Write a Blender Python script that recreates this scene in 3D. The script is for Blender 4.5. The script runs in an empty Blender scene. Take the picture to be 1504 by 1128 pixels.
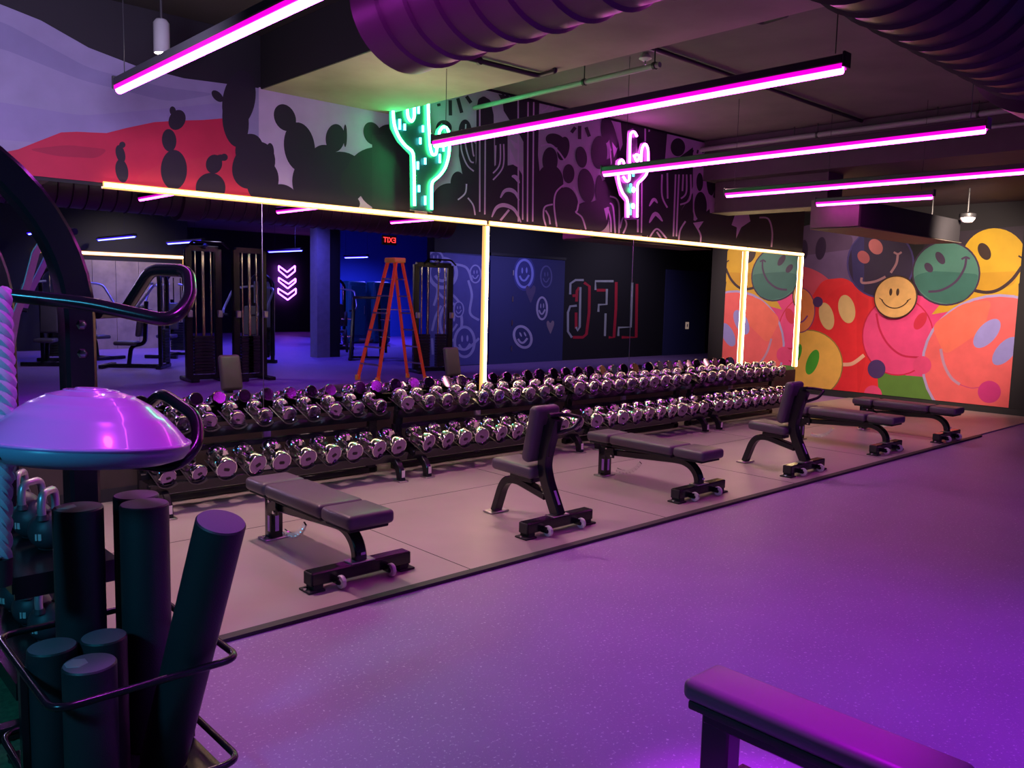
import bpy, bmesh, math, random
from mathutils import Vector, Matrix
random.seed(7)
C = bpy.context.scene.collection
PI = math.pi

# ------------------------------------------------------------------ camera
W_, H_ = 1504, 1128
PX, PY, F = 752.0, 564.0, 1233.463
HC = 1.6
RX = Vector((0.73441252, 0.05429936, -0.67652777))
RY = Vector((-0.67827948, 0.09394289, -0.72877409))
RZ = Vector((0.02398301, 0.99409573, 0.10582298))
RX.normalize(); RZ = (RZ - RX * RZ.dot(RX)).normalized(); RY = RZ.cross(RX)
ROT = Matrix((RX, RY, RZ))
cam_d = bpy.data.cameras.new('camera')
cam = bpy.data.objects.new('camera', cam_d); C.objects.link(cam)
cam_d.sensor_width = 36.0
cam_d.lens = F / W_ * 36.0
cam_d.clip_start = 0.05; cam_d.clip_end = 200
m4 = ROT.to_4x4(); m4.translation = (0, 0, HC)
cam.matrix_world = m4
bpy.context.scene.camera = cam

def ptd(px, py, depth):
    return Vector((0, 0, HC)) + (ROT @ Vector((px - PX, -(py - PY), -F))) * (depth / F)
def on(px, py, ax, v):
    """measured photo point -> world point on a real plane (axis ax = v)"""
    d = ROT @ Vector((px - PX, -(py - PY), -F))
    c = Vector((0, 0, HC)); t = (v - c[ax]) / d[ax]
    return c + d * t

# ------------------------------------------------------------------ materials
MATS = {}
def mat(name, col, rough=0.5, metal=0.0, emit=None, es=0.0, bump=0.0, bscale=200, spec=0.5, var=0.0, vscale=8, coat=0.0, vcol=False, speck=None):
    if name in MATS: return MATS[name]
    m = bpy.data.materials.new(name); m.use_nodes = True
    nt = m.node_tree; b = nt.nodes['Principled BSDF']
    b.inputs['Base Color'].default_value = (*col, 1)
    b.inputs['Roughness'].default_value = rough
    b.inputs['Metallic'].default_value = metal
    b.inputs['Specular IOR Level'].default_value = spec
    b.inputs['Coat Weight'].default_value = coat
    if emit:
        b.inputs['Emission Color'].default_value = (*emit, 1)
        b.inputs['Emission Strength'].default_value = es
    tc = None
    if bump or var or speck:
        tc = nt.nodes.new('ShaderNodeTexCoord')
    src = None
    if vcol:
        a = nt.nodes.new('ShaderNodeAttribute'); a.attribute_name = 'Col'; src = a.outputs['Color']
    if var:
        n = nt.nodes.new('ShaderNodeTexNoise'); n.inputs['Scale'].default_value = vscale; n.inputs['Detail'].default_value = 6
        nt.links.new(tc.outputs['Object'], n.inputs['Vector'])
        r = nt.nodes.new('ShaderNodeMapRange'); r.inputs['From Min'].default_value = 0.3; r.inputs['From Max'].default_value = 0.7
        r.inputs['To Min'].default_value = 1 - var; r.inputs['To Max'].default_value = 1 + var
        nt.links.new(n.outputs['Fac'], r.inputs['Value'])
        mx = nt.nodes.new('ShaderNodeVectorMath'); mx.operation = 'SCALE'
        if src: nt.links.new(src, mx.inputs[0])
        else: mx.inputs[0].default_value = col
        nt.links.new(r.outputs['Result'], mx.inputs['Scale'])
        src = mx.outputs['Vector']
    if speck:
        n = nt.nodes.new('ShaderNodeTexNoise'); n.inputs['Scale'].default_value = speck[0]; n.inputs['Detail'].default_value = 2
        nt.links.new(tc.outputs['Object'], n.inputs['Vector'])
        r = nt.nodes.new('ShaderNodeMapRange'); r.inputs['From Min'].default_value = 0.62; r.inputs['From Max'].default_value = 0.72
        nt.links.new(n.outputs['Fac'], r.inputs['Value'])
        mx = nt.nodes.new('ShaderNodeMix'); mx.data_type = 'RGBA'
        nt.links.new(r.outputs['Result'], mx.inputs['Factor'])
        if src: nt.links.new(src, mx.inputs['A'])
        else: mx.inputs['A'].default_value = (*col, 1)
        mx.inputs['B'].default_value = (*speck[1], 1)
        src = mx.outputs['Result']
    if src: nt.links.new(src, b.inputs['Base Color'])
    if bump:
        n = nt.nodes.new('ShaderNodeTexNoise'); n.inputs['Scale'].default_value = bscale; n.inputs['Detail'].default_value = 3
        nt.links.new(tc.outputs['Object'], n.inputs['Vector'])
        bp = nt.nodes.new('ShaderNodeBump'); bp.inputs['Strength'].default_value = bump; bp.inputs['Distance'].default_value = 0.002
        nt.links.new(n.outputs['Fac'], bp.inputs['Height']); nt.links.new(bp.outputs['Normal'], b.inputs['Normal'])
    MATS[name] = m
    return m

M_floor = mat('rubber_floor', (0.30, 0.165, 0.43), 0.50, bump=0.6, bscale=120, var=0.05, vscale=2.5, speck=(75, (0.62, 0.52, 0.72)))
M_mat = mat('rubber_mat', (0.40, 0.34, 0.33), 0.38, bump=0.2, bscale=260, var=0.10, vscale=1.3)
M_seam = mat('mat_edge', (0.03, 0.025, 0.035), 0.6, bump=0.2)
M_turf = mat('turf', (0.07, 0.16, 0.08), 0.95, bump=1.0, bscale=350, var=0.35, vscale=40)
M_black = mat('black_paint', (0.012, 0.011, 0.014), 0.75, bump=0.1, bscale=40)
M_wall = mat('dark_wall', (0.02, 0.018, 0.024), 0.7, bump=0.2, bscale=60)
M_navy = mat('navy_wall', (0.045, 0.05, 0.16), 0.7, bump=0.1, bscale=60)
M_slab = mat('concrete_slab', (0.30, 0.29, 0.20), 0.85, bump=0.4, bscale=20, var=0.18, vscale=2)
M_ceil = mat('ceiling_paint', (0.15, 0.135, 0.12), 0.85, bump=0.3, bscale=20, var=0.15, vscale=2)
M_beam = mat('beam_paint', (0.05, 0.028, 0.045), 0.7, bump=0.2, bscale=20, var=0.1)
M_duct = mat('duct_metal', (0.13, 0.06, 0.12), 0.42, metal=0.3, bump=0.1)
M_hvac = mat('duct_beige', (0.10, 0.085, 0.07), 0.6, metal=0.2, var=0.1)
M_pipe = mat('pipe_black', (0.02, 0.02, 0.022), 0.45)
M_pipeg = mat('pipe_grey', (0.25, 0.25, 0.25), 0.5)
M_frame = mat('powder_black', (0.012, 0.012, 0.016), 0.20, spec=0.5, bump=0.05, bscale=500)
M_vinyl = mat('black_vinyl', (0.10, 0.08, 0.105), 0.40, bump=0.12, bscale=700, spec=0.55)
M_rub = mat('rubber_black', (0.02, 0.02, 0.022), 0.7)
M_chrome = mat('chrome', (0.86, 0.84, 0.86), 0.09, metal=1.0)
M_face_refl = mat('chrome_dark_reflection', (0.26, 0.16, 0.38), 0.12, metal=1.0)  # violet floor reflection put into the chrome colour
M_steel = mat('brushed_steel', (0.6, 0.58, 0.6), 0.3, metal=1.0)
M_saddle = mat('saddle_black', (0.04, 0.035, 0.04), 0.22, spec=0.7)
M_mark = mat('engraved_grey', (0.05, 0.04, 0.05), 0.4, metal=0.8)
M_mirror = mat('mirror_glass', (0.62, 0.60, 0.68), 0.0, metal=1.0)
M_wheel = mat('wheel_white', (0.75, 0.72, 0.75), 0.3)
M_decal = mat('decal_violet', (0.35, 0.15, 0.5), 0.4, emit=(0.35, 0.08, 0.6), es=0.05)  # weak emission added to lift the decal colour
M_decw = mat('decal_white', (0.75, 0.7, 0.7), 0.4)
M_foam = mat('foam_black', (0.02, 0.026, 0.032), 0.45, bump=0.5, bscale=260)
M_foamt = mat('foam_end', (0.16, 0.14, 0.17), 0.8, bump=0.5, bscale=260)
M_bosu = mat('bosu_dome', (0.62, 0.30, 0.78), 0.26, spec=0.6, coat=0.5)
M_bosub = mat('bosu_base', (0.25, 0.28, 0.42), 0.35)
M_kb = mat('kettlebell_ball', (0.05, 0.055, 0.07), 0.45, bump=0.3, bscale=300)
M_kbh = mat('kettlebell_handle', (0.55, 0.56, 0.62), 0.35, metal=0.6)
M_rope = mat('rope_white', (0.55, 0.50, 0.62), 0.9, bump=0.8, bscale=400)
M_band1 = mat('band_grey', (0.45, 0.47, 0.55), 0.5)
M_band2 = mat('band_purple', (0.35, 0.25, 0.55), 0.5)
M_hot = mat('tube_core', (0, 0, 0), 0.5, emit=(1, 0.06, 0.80), es=12)
M_mag = mat('tube_halo', (0, 0, 0), 0.5, emit=(1, 0.0, 0.70), es=0.62)  # dim emission standing in for the magenta halo of the tubes
M_hot2 = mat('tube_core_violet', (0, 0, 0), 0.5, emit=(0.8, 0.08, 1.0), es=13)
M_warm = mat('warm_core', (0, 0, 0), 0.5, emit=(1, 0.72, 0.38), es=12)
M_warmf = mat('warm_halo', (0, 0, 0), 0.5, emit=(1, 0.50, 0.14), es=1.0)  # weak orange emission imitating the halo beside the warm core
M_white = mat('white_core', (0, 0, 0), 0.5, emit=(1, 0.85, 0.7), es=7)
M_blue = mat('blue_core', (0, 0, 0), 0.5, emit=(0.05, 0.06, 1.0), es=18)
M_bluef = mat('blue_halo', (0, 0, 0), 0.5, emit=(0.03, 0.0, 1.0), es=1.2)  # dim blue emission put around the core as its halo
M_grn = mat('neon_green', (0, 0, 0), 0.5, emit=(0.05, 1.0, 0.26), es=26)
M_cyan = mat('neon_cyan', (0, 0, 0), 0.5, emit=(0.10, 0.85, 1.0), es=5)
M_pnk = mat('neon_pink', (0, 0, 0), 0.5, emit=(1.0, 0.12, 0.9), es=13)
M_vio = mat('neon_violet', (0, 0, 0), 0.5, emit=(0.52, 0.10, 1.0), es=8)
M_teal = mat('neon_teal', (0, 0, 0), 0.5, emit=(0.05, 0.9, 0.7), es=3)
M_plate = mat('sign_backing', (0.01, 0.035, 0.04), 0.35)
M_clear = mat('sign_backing_pink', (0.05, 0.02, 0.06), 0.35)
M_mural = mat('mural_paint', (0.5, 0.5, 0.5), 0.65, vcol=True, var=0.07, vscale=5, bump=0.15, bscale=60)
M_orange = mat('ladder_orange', (0.85, 0.10, 0.03), 0.45, emit=(0.8, 0.06, 0.02), es=0.12)  # slight emission added so the rails look brighter lit
M_yel = mat('ladder_cap', (0.9, 0.45, 0.06), 0.45, emit=(0.9, 0.35, 0.03), es=0.05)  # faint glow put into the cap and shoe colour
M_alu = mat('aluminium', (0.55, 0.55, 0.6), 0.35, metal=0.8)
M_greyup = mat('grey_vinyl', (0.16, 0.14, 0.13), 0.5)
M_locker = mat('locker_teal', (0.02, 0.16, 0.16), 0.4)
M_wood = mat('wood_panel', (0.35, 0.27, 0.2), 0.6, var=0.25, vscale=3)
M_col = mat('column_paint', (0.25, 0.24, 0.26), 0.6, var=0.1)
M_red = mat('sign_red', (0.1, 0.0, 0.0), 0.5, emit=(1, 0.03, 0.03), es=2.5)
M_lred = mat('letter_red', (0.5, 0.02, 0.04), 0.5, emit=(0.6, 0.01, 0.04), es=0.10)
M_lwht = mat('letter_white', (0.5, 0.52, 0.55), 0.5, emit=(0.5, 0.55, 0.6), es=0.06)
M_chalk = mat('chalk_paint', (0.40, 0.40, 0.62), 0.7, emit=(0.3, 0.3, 0.7), es=0.10, var=0.2, vscale=6)
M_lens = mat('lamp_lens', (0.1, 0.1, 0.1), 0.3, emit=(1, 0.8, 0.6), es=60)
M_dome = mat('dome_white', (0.7, 0.65, 0.7), 0.3)
M_ivory = mat('ivory_plastic', (0.7, 0.6, 0.5), 0.5, emit=(0.7, 0.5, 0.35), es=0.25)  # emission added to make the switch plate stand out

# ------------------------------------------------------------------ mesh builder
class MB:
    def __init__(s): s.bm = bmesh.new()
    def box(s, c, d, bevel=0.0, seg=2, M=None):
        r = bmesh.ops.create_cube(s.bm, size=1.0)
        vs = r['verts']
        for v in vs: v.co = Vector((v.co.x * d[0], v.co.y * d[1], v.co.z * d[2]))
        if bevel:
            es = set()
            for v in vs:
                for e in v.link_edges: es.add(e)
            rr = bmesh.ops.bevel(s.bm, geom=list(es), offset=bevel, segments=seg, affect='EDGES', profile=0.5)
            vs = list({v for f in rr['faces'] for v in f.verts} | {v for v in vs if v.is_valid})
            # collect connected
            seen = set(vs); st = list(vs)
            while st:
                v = st.pop()
                for e in v.link_edges:
                    o = e.other_vert(v)
                    if o not in seen: seen.add(o); st.append(o)
            vs = list(seen)
        T = Matrix.Translation(Vector(c)) @ (M if M else Matrix.Identity(4))
        for v in vs: v.co = T @ v.co
        return s
    def lathe(s, prof, n=24, M=None, cap=True):
        """prof: list of (r, z) around local z"""
        M = M or Matrix.Identity(4); rings = []
        for r, z in prof:
            if r < 1e-6: rings.append([s.bm.verts.new(M @ Vector((0, 0, z)))])
            else: rings.append([s.bm.verts.new(M @ Vector((r * math.cos(2 * PI * i / n), r * math.sin(2 * PI * i / n), z))) for i in range(n)])
        for a, b in zip(rings[:-1], rings[1:]):
            for i in range(n):
                j = (i + 1) % n
                if len(a) == 1 and len(b) == 1: continue
                if len(a) == 1: s.bm.faces.new((a[0], b[j], b[i]))
                elif len(b) == 1: s.bm.faces.new((a[i], a[j], b[0]))
                else: s.bm.faces.new((a[i], a[j], b[j], b[i]))
        if cap:
            if len(rings[0]) > 1: s.bm.faces.new(list(reversed(rings[0])))
            if len(rings[-1]) > 1: s.bm.faces.new(rings[-1])
        return s
    def cyl(s, a, b, r, n=16, r2=None):
        a, b = Vector(a), Vector(b); d = b - a
        q = d.to_track_quat('Z', 'Y').to_matrix().to_4x4(); q.translation = a
        return s.lathe([(r, 0), (r if r2 is None else r2, d.length)], n, q)
    def sweep(s, pts, prof, closed=False, up=(0, 0, 1), cap=True):
        """sweep 2D closed profile [(side, up)] along pts with mitred joints"""
        pts = [Vector(p) for p in pts]; n = len(pts); rings = []
        prev = None; U = Vector(up)
        for i, p in enumerate(pts):
            if closed: t0 = (p - pts[i - 1]).normalized(); t1 = (pts[(i + 1) % n] - p).normalized()
            else:
                t0 = (p - pts[i - 1]).normalized() if i else None
                t1 = (pts[i + 1] - p).normalized() if i < n - 1 else None
                t0 = t0 or t1; t1 = t1 or t0
            t = (t0 + t1)
            if t.length < 1e-6: t = t1
            t.normalize()
            if prev is None:
                side = t.cross(U)
                if side.length < 1e-3: side = t.cross(Vector((1, 0, 0)))
            else: side = prev - t * prev.dot(t)
            side.normalize(); prev = side.copy(); upv = side.cross(t).normalized()
            k = 1.0 / max(0.35, math.sqrt(max(0.0, (1 + t0.dot(t1)) / 2)))
            bend = (t1 - t0)
            if bend.length > 1e-4: bd = bend.normalized()
            else: bd = None
            ring = []
            for a, b in prof:
                off = side * a + upv * b
                if bd is not None: off = off + bd * off.dot(bd) * (k - 1)
                ring.append(s.bm.verts.new(p + off))
            rings.append(ring)
        m = len(prof); R = list(zip(rings[:-1], rings[1:]))
        if closed: R.append((rings[-1], rings[0]))
        for a, b in R:
            for i in range(m):
                j = (i + 1) % m
                s.bm.faces.new((a[i], a[j], b[j], b[i]))
        if not closed and cap:
            s.bm.faces.new(list(reversed(rings[0]))); s.bm.faces.new(rings[-1])
        return s
    def tube(s, pts, r, n=12, closed=False): return s.sweep(pts, circ(r, n), closed)
    def poly(s, pts, th=None):
        vs = [s.bm.verts.new(Vector(p)) for p in pts]
        f = s.bm.faces.new(vs)
        return s
    def prism(s, pts, off):
        """closed prism: polygon pts extruded by vector off"""
        off = Vector(off)
        a = [s.bm.verts.new(Vector(p)) for p in pts]; b = [s.bm.verts.new(Vector(p) + off) for p in pts]
        n = len(a)
        s.bm.faces.new(a); s.bm.faces.new(list(reversed(b)))
        for i in range(n): s.bm.faces.new((a[i], b[i], b[(i + 1) % n], a[(i + 1) % n]))
        return s
    def build(s, name, m, parent=None, smooth=True, loc=None):
        bmesh.ops.recalc_face_normals(s.bm, faces=s.bm.faces[:])
        me = bpy.data.meshes.new(name); s.bm.to_mesh(me); s.bm.free()
        me.materials.append(m)
        if smooth:
            for p in me.polygons: p.use_smooth = True
            me.set_sharp_from_angle(angle=math.radians(38))
        o = bpy.data.objects.new(name, me); C.objects.link(o)
        if parent is not None: o.parent = parent
        if loc is not None: o.location = loc
        return o

def circ(r, n=12): return [(r * math.cos(2 * PI * i / n), r * math.sin(2 * PI * i / n)) for i in range(n)]
def rect(w, h, c=0.0):
    w /= 2; h /= 2
    if c <= 0: return [(-w, -h), (w, -h), (w, h), (-w, h)]
    return [(-w + c, -h), (w - c, -h), (w, -h + c), (w, h - c), (w - c, h), (-w + c, h), (-w, h - c), (-w, -h + c)]
def rnd(pts, r, n=6, closed=False):
    """round the corners of a polyline"""
    pts = [Vector(p) for p in pts]; out = []; N = len(pts)
    for i, p in enumerate(pts):
        if not closed and i in (0, N - 1): out.append(p); continue
        a = pts[i - 1]; b = pts[(i + 1) % N]
        da, db = (a - p), (b - p); rr = min(r, da.length * 0.49, db.length * 0.49)
        A = p + da.normalized() * rr; B = p + db.normalized() * rr
        for k in range(n + 1):
            t = k / n; out.append(A * (1 - t) ** 2 + p * 2 * t * (1 - t) + B * t ** 2)
    return out
def arc(c, r, a0, a1, n, f):
    return [f(c[0] + r * math.cos(a0 + (a1 - a0) * i / n), c[1] + r * math.sin(a0 + (a1 - a0) * i / n)) for i in range(n + 1)]

def thing(name, label, cat, loc=(0, 0, 0), rz=0.0, group=None):
    o = bpy.data.objects.new(name, None); C.objects.link(o); o.empty_display_size = 0.1
    o.location = loc; o.rotation_euler = (0, 0, rz); o['label'] = label; o['category'] = cat
    if group: o['group'] = group
    return o
def tag(o, label, cat, group=None):
    o['label'] = label; o['category'] = cat
    if group: o['group'] = group
    return o
def struct(o, label=None, cat=None):
    o['kind'] = 'structure'
    if label: o['label'] = label
    if cat: o['category'] = cat
    return o
def kids(o): return [x for x in bpy.data.objects if x.parent == o]
def dup(root, loc=None, rz=None, label=None, group=None, rot=None):
    tree = {}
    for x in C.objects:
        if x.parent: tree.setdefault(x.parent.name, []).append(x)
    def cp(o, par):
        c = o.copy(); C.objects.link(c)
        if par is not None: c.parent = par
        for ch in tree.get(o.name, []): cp(ch, c)
        return c
    r = cp(root, None)
    if loc is not None: r.location = loc
    if rot is not None: r.rotation_euler = rot
    elif rz is not None: r.rotation_euler = (0, 0, rz)
    if label: r['label'] = label
    if group: r['group'] = group
    return r

# ------------------------------------------------------------------ painter for murals
def clip_rect(poly, lo, hi):
    for ax in (0, 1):
        for sgn, lim in ((1, lo[ax]), (-1, -hi[ax])):
            out = []
            for i in range(len(poly)):
                a, b = poly[i - 1], poly[i]
                da, db = sgn * a[ax] - lim, sgn * b[ax] - lim
                if (da >= 0) != (db >= 0):
                    t = da / (da - db); out.append((a[0] + (b[0] - a[0]) * t, a[1] + (b[1] - a[1]) * t))
                if db >= 0: out.append(b)
            poly = out
            if len(poly) < 3: return []
    return poly
class Paint:
    """flat painted shapes on a wall; plane axis/value, shapes given in measured photo points of one crop"""
    def __init__(s, ax, val, sgn, lo, hi):
        s.ax, s.val, s.sgn, s.lo, s.hi = ax, val, sgn, lo, hi
        s.bm = bmesh.new(); s.cl = s.bm.loops.layers.float_color.new('Col'); s.k = 0; s.step = 0.00009
        s.z = (0, 0, 1.0)
    def zoom(s, x0, y0, sc): s.z = (x0, y0, sc); return s
    def w2(s, u, v):
        p = on(s.z[0] + u / s.z[2], s.z[1] + v / s.z[2], s.ax, s.val)
        return (p[1 - s.ax], p[2])
    def raw(s, pts2, col, newlayer=True):
        pts2 = clip_rect(pts2, s.lo, s.hi)
        if len(pts2) < 3: return
        clean = []
        for p in pts2:
            if not clean or (abs(p[0] - clean[-1][0]) + abs(p[1] - clean[-1][1])) > 1e-6: clean.append(p)
        if len(clean) < 3: return
        if newlayer: s.k += 1
        d = s.val + s.sgn * (0.0006 + s.step * s.k)
        vs = [s.bm.verts.new((d, a, b) if s.ax == 0 else (a, d, b)) for a, b in clean]
        try: f = s.bm.faces.new(vs)
        except Exception: return
        f.normal_update()
        want = s.sgn
        if f.normal[s.ax] * want < 0: f.normal_flip()
        for l in f.loops: l[s.cl] = (*col, 1)
    def poly(s, pts, col, smooth=0):
        if smooth: pts = [(p.x, p.y) for p in rnd([(a, b, 0) for a, b in pts], smooth, 6, True)]
        s.raw([s.w2(*p) for p in pts], col)
    def ell(s, cx, cy, rx, ry, col, rot=0, n=36):
        r = math.radians(rot); c, sn = math.cos(r), math.sin(r)
        s.poly([(cx + rx * math.cos(t) * c - ry * math.sin(t) * sn, cy + rx * math.cos(t) * sn + ry * math.sin(t) * c) for t in [2 * PI * i / n for i in range(n)]], col)
    def ring(s, cx, cy, rx, ry, w, col, inner, rot=0):
        s.ell(cx, cy, rx + w, ry + w, col, rot); s.ell(cx, cy, rx, ry, inner, rot)
    def stroke(s, pts, w, col, smooth=True, taper=False):
        P = [Vector((a, b, 0)) for a, b in pts]
        if smooth and len(P) > 2: # catmull-rom
            Q = []
            for i in range(len(P) - 1):
                p0, p1, p2, p3 = P[max(i - 1, 0)], P[i], P[i + 1], P[min(i + 2, len(P) - 1)]
                for k in range(6):
                    t = k / 6
                    Q.append(0.5 * ((2 * p1) + (-p0 + p2) * t + (2 * p0 - 5 * p1 + 4 * p2 - p3) * t * t + (-p0 + 3 * p1 - 3 * p2 + p3) * t ** 3))
            Q.append(P[-1]); P = Q
        s.k += 1; n = len(P); L = []; Rr = []
        for i, p in enumerate(P):
            t = (P[min(i + 1, n - 1)] - P[max(i - 1, 0)]).normalized(); nn = Vector((-t.y, t.x, 0))
            ww = w / 2 * ((math.sin(PI * (0.08 + 0.84 * i / (n - 1)))) if taper else 1)
            L.append(p + nn * ww); Rr.append(p - nn * ww)
        for i in range(n - 1):
            s.raw([s.w2(q.x, q.y) for q in (L[i], L[i + 1], Rr[i + 1], Rr[i])], col, False)
    def build(s, name, parent=None, m=None):
        me = bpy.data.meshes.new(name); s.bm.to_mesh(me); s.bm.free(); me.materials.append(m or M_mural)
        o = bpy.data.objects.new(name, me); C.objects.link(o)
        if parent is not None: o.parent = parent
        return o

def boxo(name, lo, hi, m, parent=None, bevel=0.0):
    lo, hi = Vector(lo), Vector(hi)
    return MB().box((lo + hi) / 2, hi - lo, bevel).build(name, m, parent, smooth=bool(bevel))

# ================================================================== SETTING
WY = 6.5
struct(boxo('floor', (-4.2, -17.2, -0.12), (24.2, 7.7, 0.0), M_floor))
struct(boxo('ceiling', (-4.2, -17.2, 3.63), (24.2, 7.7, 3.80), M_ceil))
struct(boxo('wall_mirror_side', (-4.2, WY + 0.01, 0), (11.97, WY + 0.30, 3.63), M_wall))
struct(boxo('wall_recess', (11.97, 7.5, 0), (13.75, 7.7, 3.63), M_wall))
struct(boxo('wall_end', (13.75, 3.70, 0), (13.95, 7.7, 3.63), M_black))
struct(boxo('wall_left', (-4.2, -17.2, 0), (-4.0, 6.5, 3.63), M_wall))
struct(boxo('wall_far_right', (24.0, -1.44, 0), (24.2, 3.7, 3.63), M_wall))
struct(boxo('wall_corridor', (13.95, 3.7, 0), (24.0, 3.9, 3.63), M_wall))
struct(boxo('wall_rear', (11.05, -1.70, 0), (24.0, -1.44, 3.63), M_black))
struct(boxo('wall_rear_deep', (9.0, -16.2, 0), (24.2, -16.0, 3.63), M_black))
struct(boxo('wall_rear_blue', (14.4, -12.3, 0), (20.0, -12.1, 3.63), mat('blue_wall', (0.05, 0.16, 0.5), 0.6)))
struct(boxo('wall_rear_left', (-4.0, -9.5, 0), (8.9, -9.3, 3.63), M_black))
# dropped slab, soffit
struct(boxo('trim_1', (3.22, -3.0, 3.19), (4.43, WY, 3.62), M_slab), 'pale grey concrete ceiling slab dropped below the main ceiling', 'ceiling slab')
struct(boxo('trim_2', (-3.9, -3.0, 3.60), (3.21, WY, 3.628), M_black), 'black painted ceiling left of the pale slab', 'ceiling panel')
struct(boxo('trim_3', (9.3, -1.4, 3.12), (13.74, 7.48, 3.62), M_beam), 'deep purple-black bulkhead under the far ceiling', 'bulkhead')
struct(boxo('trim_4', (3.205, -3.0, 3.19), (3.219, WY - 0.002, 3.598), M_black), 'black painted edge of the dropped slab', 'slab edge')
struct(boxo('baseboard_left', (-3.9, WY - 0.02, 0), (11.97, WY + 0.009, 0.10), M_rub))
struct(boxo('baseboard_right', (13.73, 3.71, 0), (13.749, 7.49, 0.10), M_rub))
struct(boxo('trim_5', (-3.9, WY - 0.015, 0.10), (11.97, WY + 0.009, 0.56), mat('brown_wall', (0.05, 0.035, 0.032), 0.6, var=0.2, vscale=4)), 'dark brown wall strip below the mirrors', 'wall strip')
# turf and mat
tag(boxo('turf_strip', (-4.0, -6.0, 0.0), (1.12, 6.4, 0.012), M_turf), 'dark green artificial turf under the foam roller stand', 'turf')['kind'] = 'structure'
mt = thing('rubber_mat', 'large pinkish grey rubber mat under the benches and dumbbell racks', 'mat')
boxo('mat_surface', (1.13, 3.60, 0.0), (13.70, 6.42, 0.016), M_mat, mt)
boxo('edge_strip', (1.13, 3.545, 0.0), (11.2, 3.60, 0.018), M_seam, mt)
mt['kind'] = 'structure'
sm = MB()
for x in (3.05, 4.9, 6.75, 8.6, 10.45): sm.box((x, 5.0, 0.0163), (0.006, 2.8, 0.0012))
sm.box((6.4, 5.15, 0.0163), (10.3, 0.006, 0.0012))
sm.build('mat_seam', M_seam, mt, smooth=False)

# mirrors
bounds = [-3.6, -1.6, 0.805, 3.21, 5.615, 7.96, 10.41, 11.95]
mlab = ['mirror panel behind the black storage rig, far left', 'mirror panel over the left end of the turf',
        'mirror panel showing blue tubes behind the arched rig', 'mirror panel showing the cable machine and chevron sign reflections',
        'mirror panel showing the smiley painted dark wall', 'mirror panel showing the dark lettered wall',
        'narrow end mirror panel showing the bright smiley mural']
for i in range(7):
    t = thing('mirror_panel', mlab[i], 'mirror', (0, 0, 0), 0, 'wall mirror panels above the dumbbell racks')
    x0, x1 = bounds[i] + 0.003, bounds[i + 1] - 0.003
    boxo('glass', (x0, WY - 0.004, 0.56), (x1, WY + 0.002, 2.30), M_mirror, t)
    MB().box((x1 + 0.001, WY - 0.003, 1.43), (0.003, 0.008, 1.74)).build('edge_bead', M_steel, t, smooth=False)

# warm LED outline
def led(name, label, a, b, core, fringe, w=0.024, group=None):
    a, b = Vector(a), Vector(b)
    t = thing(name, label, 'led strip', (a + b) / 2, 0, group)
    d = (b - a); hor = abs(d.x) > abs(d.z)
    L = d.length
    def bx(nm, ww, y0, y1, m, l):
        sz = (l, y1 - y0, ww) if hor else (ww, y1 - y0, l)
        MB().box((0, (y0 + y1) / 2, 0), sz).build(nm, m, t, smooth=False)
    bx('halo_band', w * 1.9, 0.0, 0.02, fringe, L)  # glowing band behind the core, imitates its halo
    bx('diffuser', w, -0.012, 0.0, core, L - 0.01)
    return t
ZL = 2.31; YL = WY - 0.03
G = 'warm led strips outlining the mirrors'
led('led_strip', 'long warm white led strip above the left mirrors, ending at the upright strip', (1.99, YL, ZL), (5.60, YL, ZL), M_warm, M_warmf, group=G)
led('led_strip', 'warm white led strip along the mirror top under the pink cactus sign', (5.65, YL, ZL), (10.39, YL, ZL), M_warm, M_warmf, group=G)
led('led_strip', 'short warm led strip over the narrow end mirror', (10.43, YL, ZL), (11.97, YL, ZL), M_warm, M_warmf, group=G)
led('led_strip', 'upright warm led strip beside the orange ladder reflection', (5.62, YL, 0.60), (5.62, YL, ZL - 0.03), M_warm, M_warmf, w=0.024, group=G)
led('led_strip', 'upright warm led strip at the left of the narrow end mirror', (10.41, YL, 0.60), (10.41, YL, ZL - 0.03), M_warm, M_warmf, w=0.024, group=G)
led('led_strip', 'upright warm led strip at the outer end of the mirrors', (11.95, YL, 0.60), (11.95, YL, ZL - 0.03), M_warm, M_warmf, w=0.024, group=G)

# ================================================================== CACTUS MURAL (wall above the mirrors)
LAV = (0.50, 0.38, 0.56); LAV2 = (0.55, 0.34, 0.62); BLK = (0.020, 0.013, 0.028); SKY = (0.34, 0.31, 0.50); RED = (0.58, 0.02, 0.07)
LINE = (0.62, 0.38, 0.68)
P = Paint(1, WY - 0.003, -1, (-3.9, 2.325), (11.96, 3.60))
P.zoom(0, 0, 1)
P.poly([(-300, -60), (0, 6), (60, 30), (130, 70), (200, 97), (270, 115), (385, 130), (395, 131), (570, 168), (620, 176), (620, 350), (-300, 300)], SKY)
P.poly([(-300, -10), (0, 30), (60, 62), (130, 100), (240, 128), (320, 138), (250, 150), (120, 118), (0, 70), (-300, 40)], (0.27, 0.25, 0.44), smooth=20)
P.poly([(-300, 120), (0, 150), (120, 170), (240, 160), (330, 150), (330, 185), (200, 190), (60, 210), (-300, 180)], (0.31, 0.27, 0.50), smooth=20)
P.poly([(380, 128), (640, 175), (640, 400), (380, 400)], (0.60, 0.50, 0.64))
P.zoom(0, 0, 3.008)
P.poly([(-400, 760), (80, 660), (180, 620), (270, 585), (340, 582), (400, 585), (470, 588), (560, 565), (680, 540), (780, 533), (900, 530), (985, 523), (1060, 560), (1200, 860), (1200, 900), (-400, 780)], RED)
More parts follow.
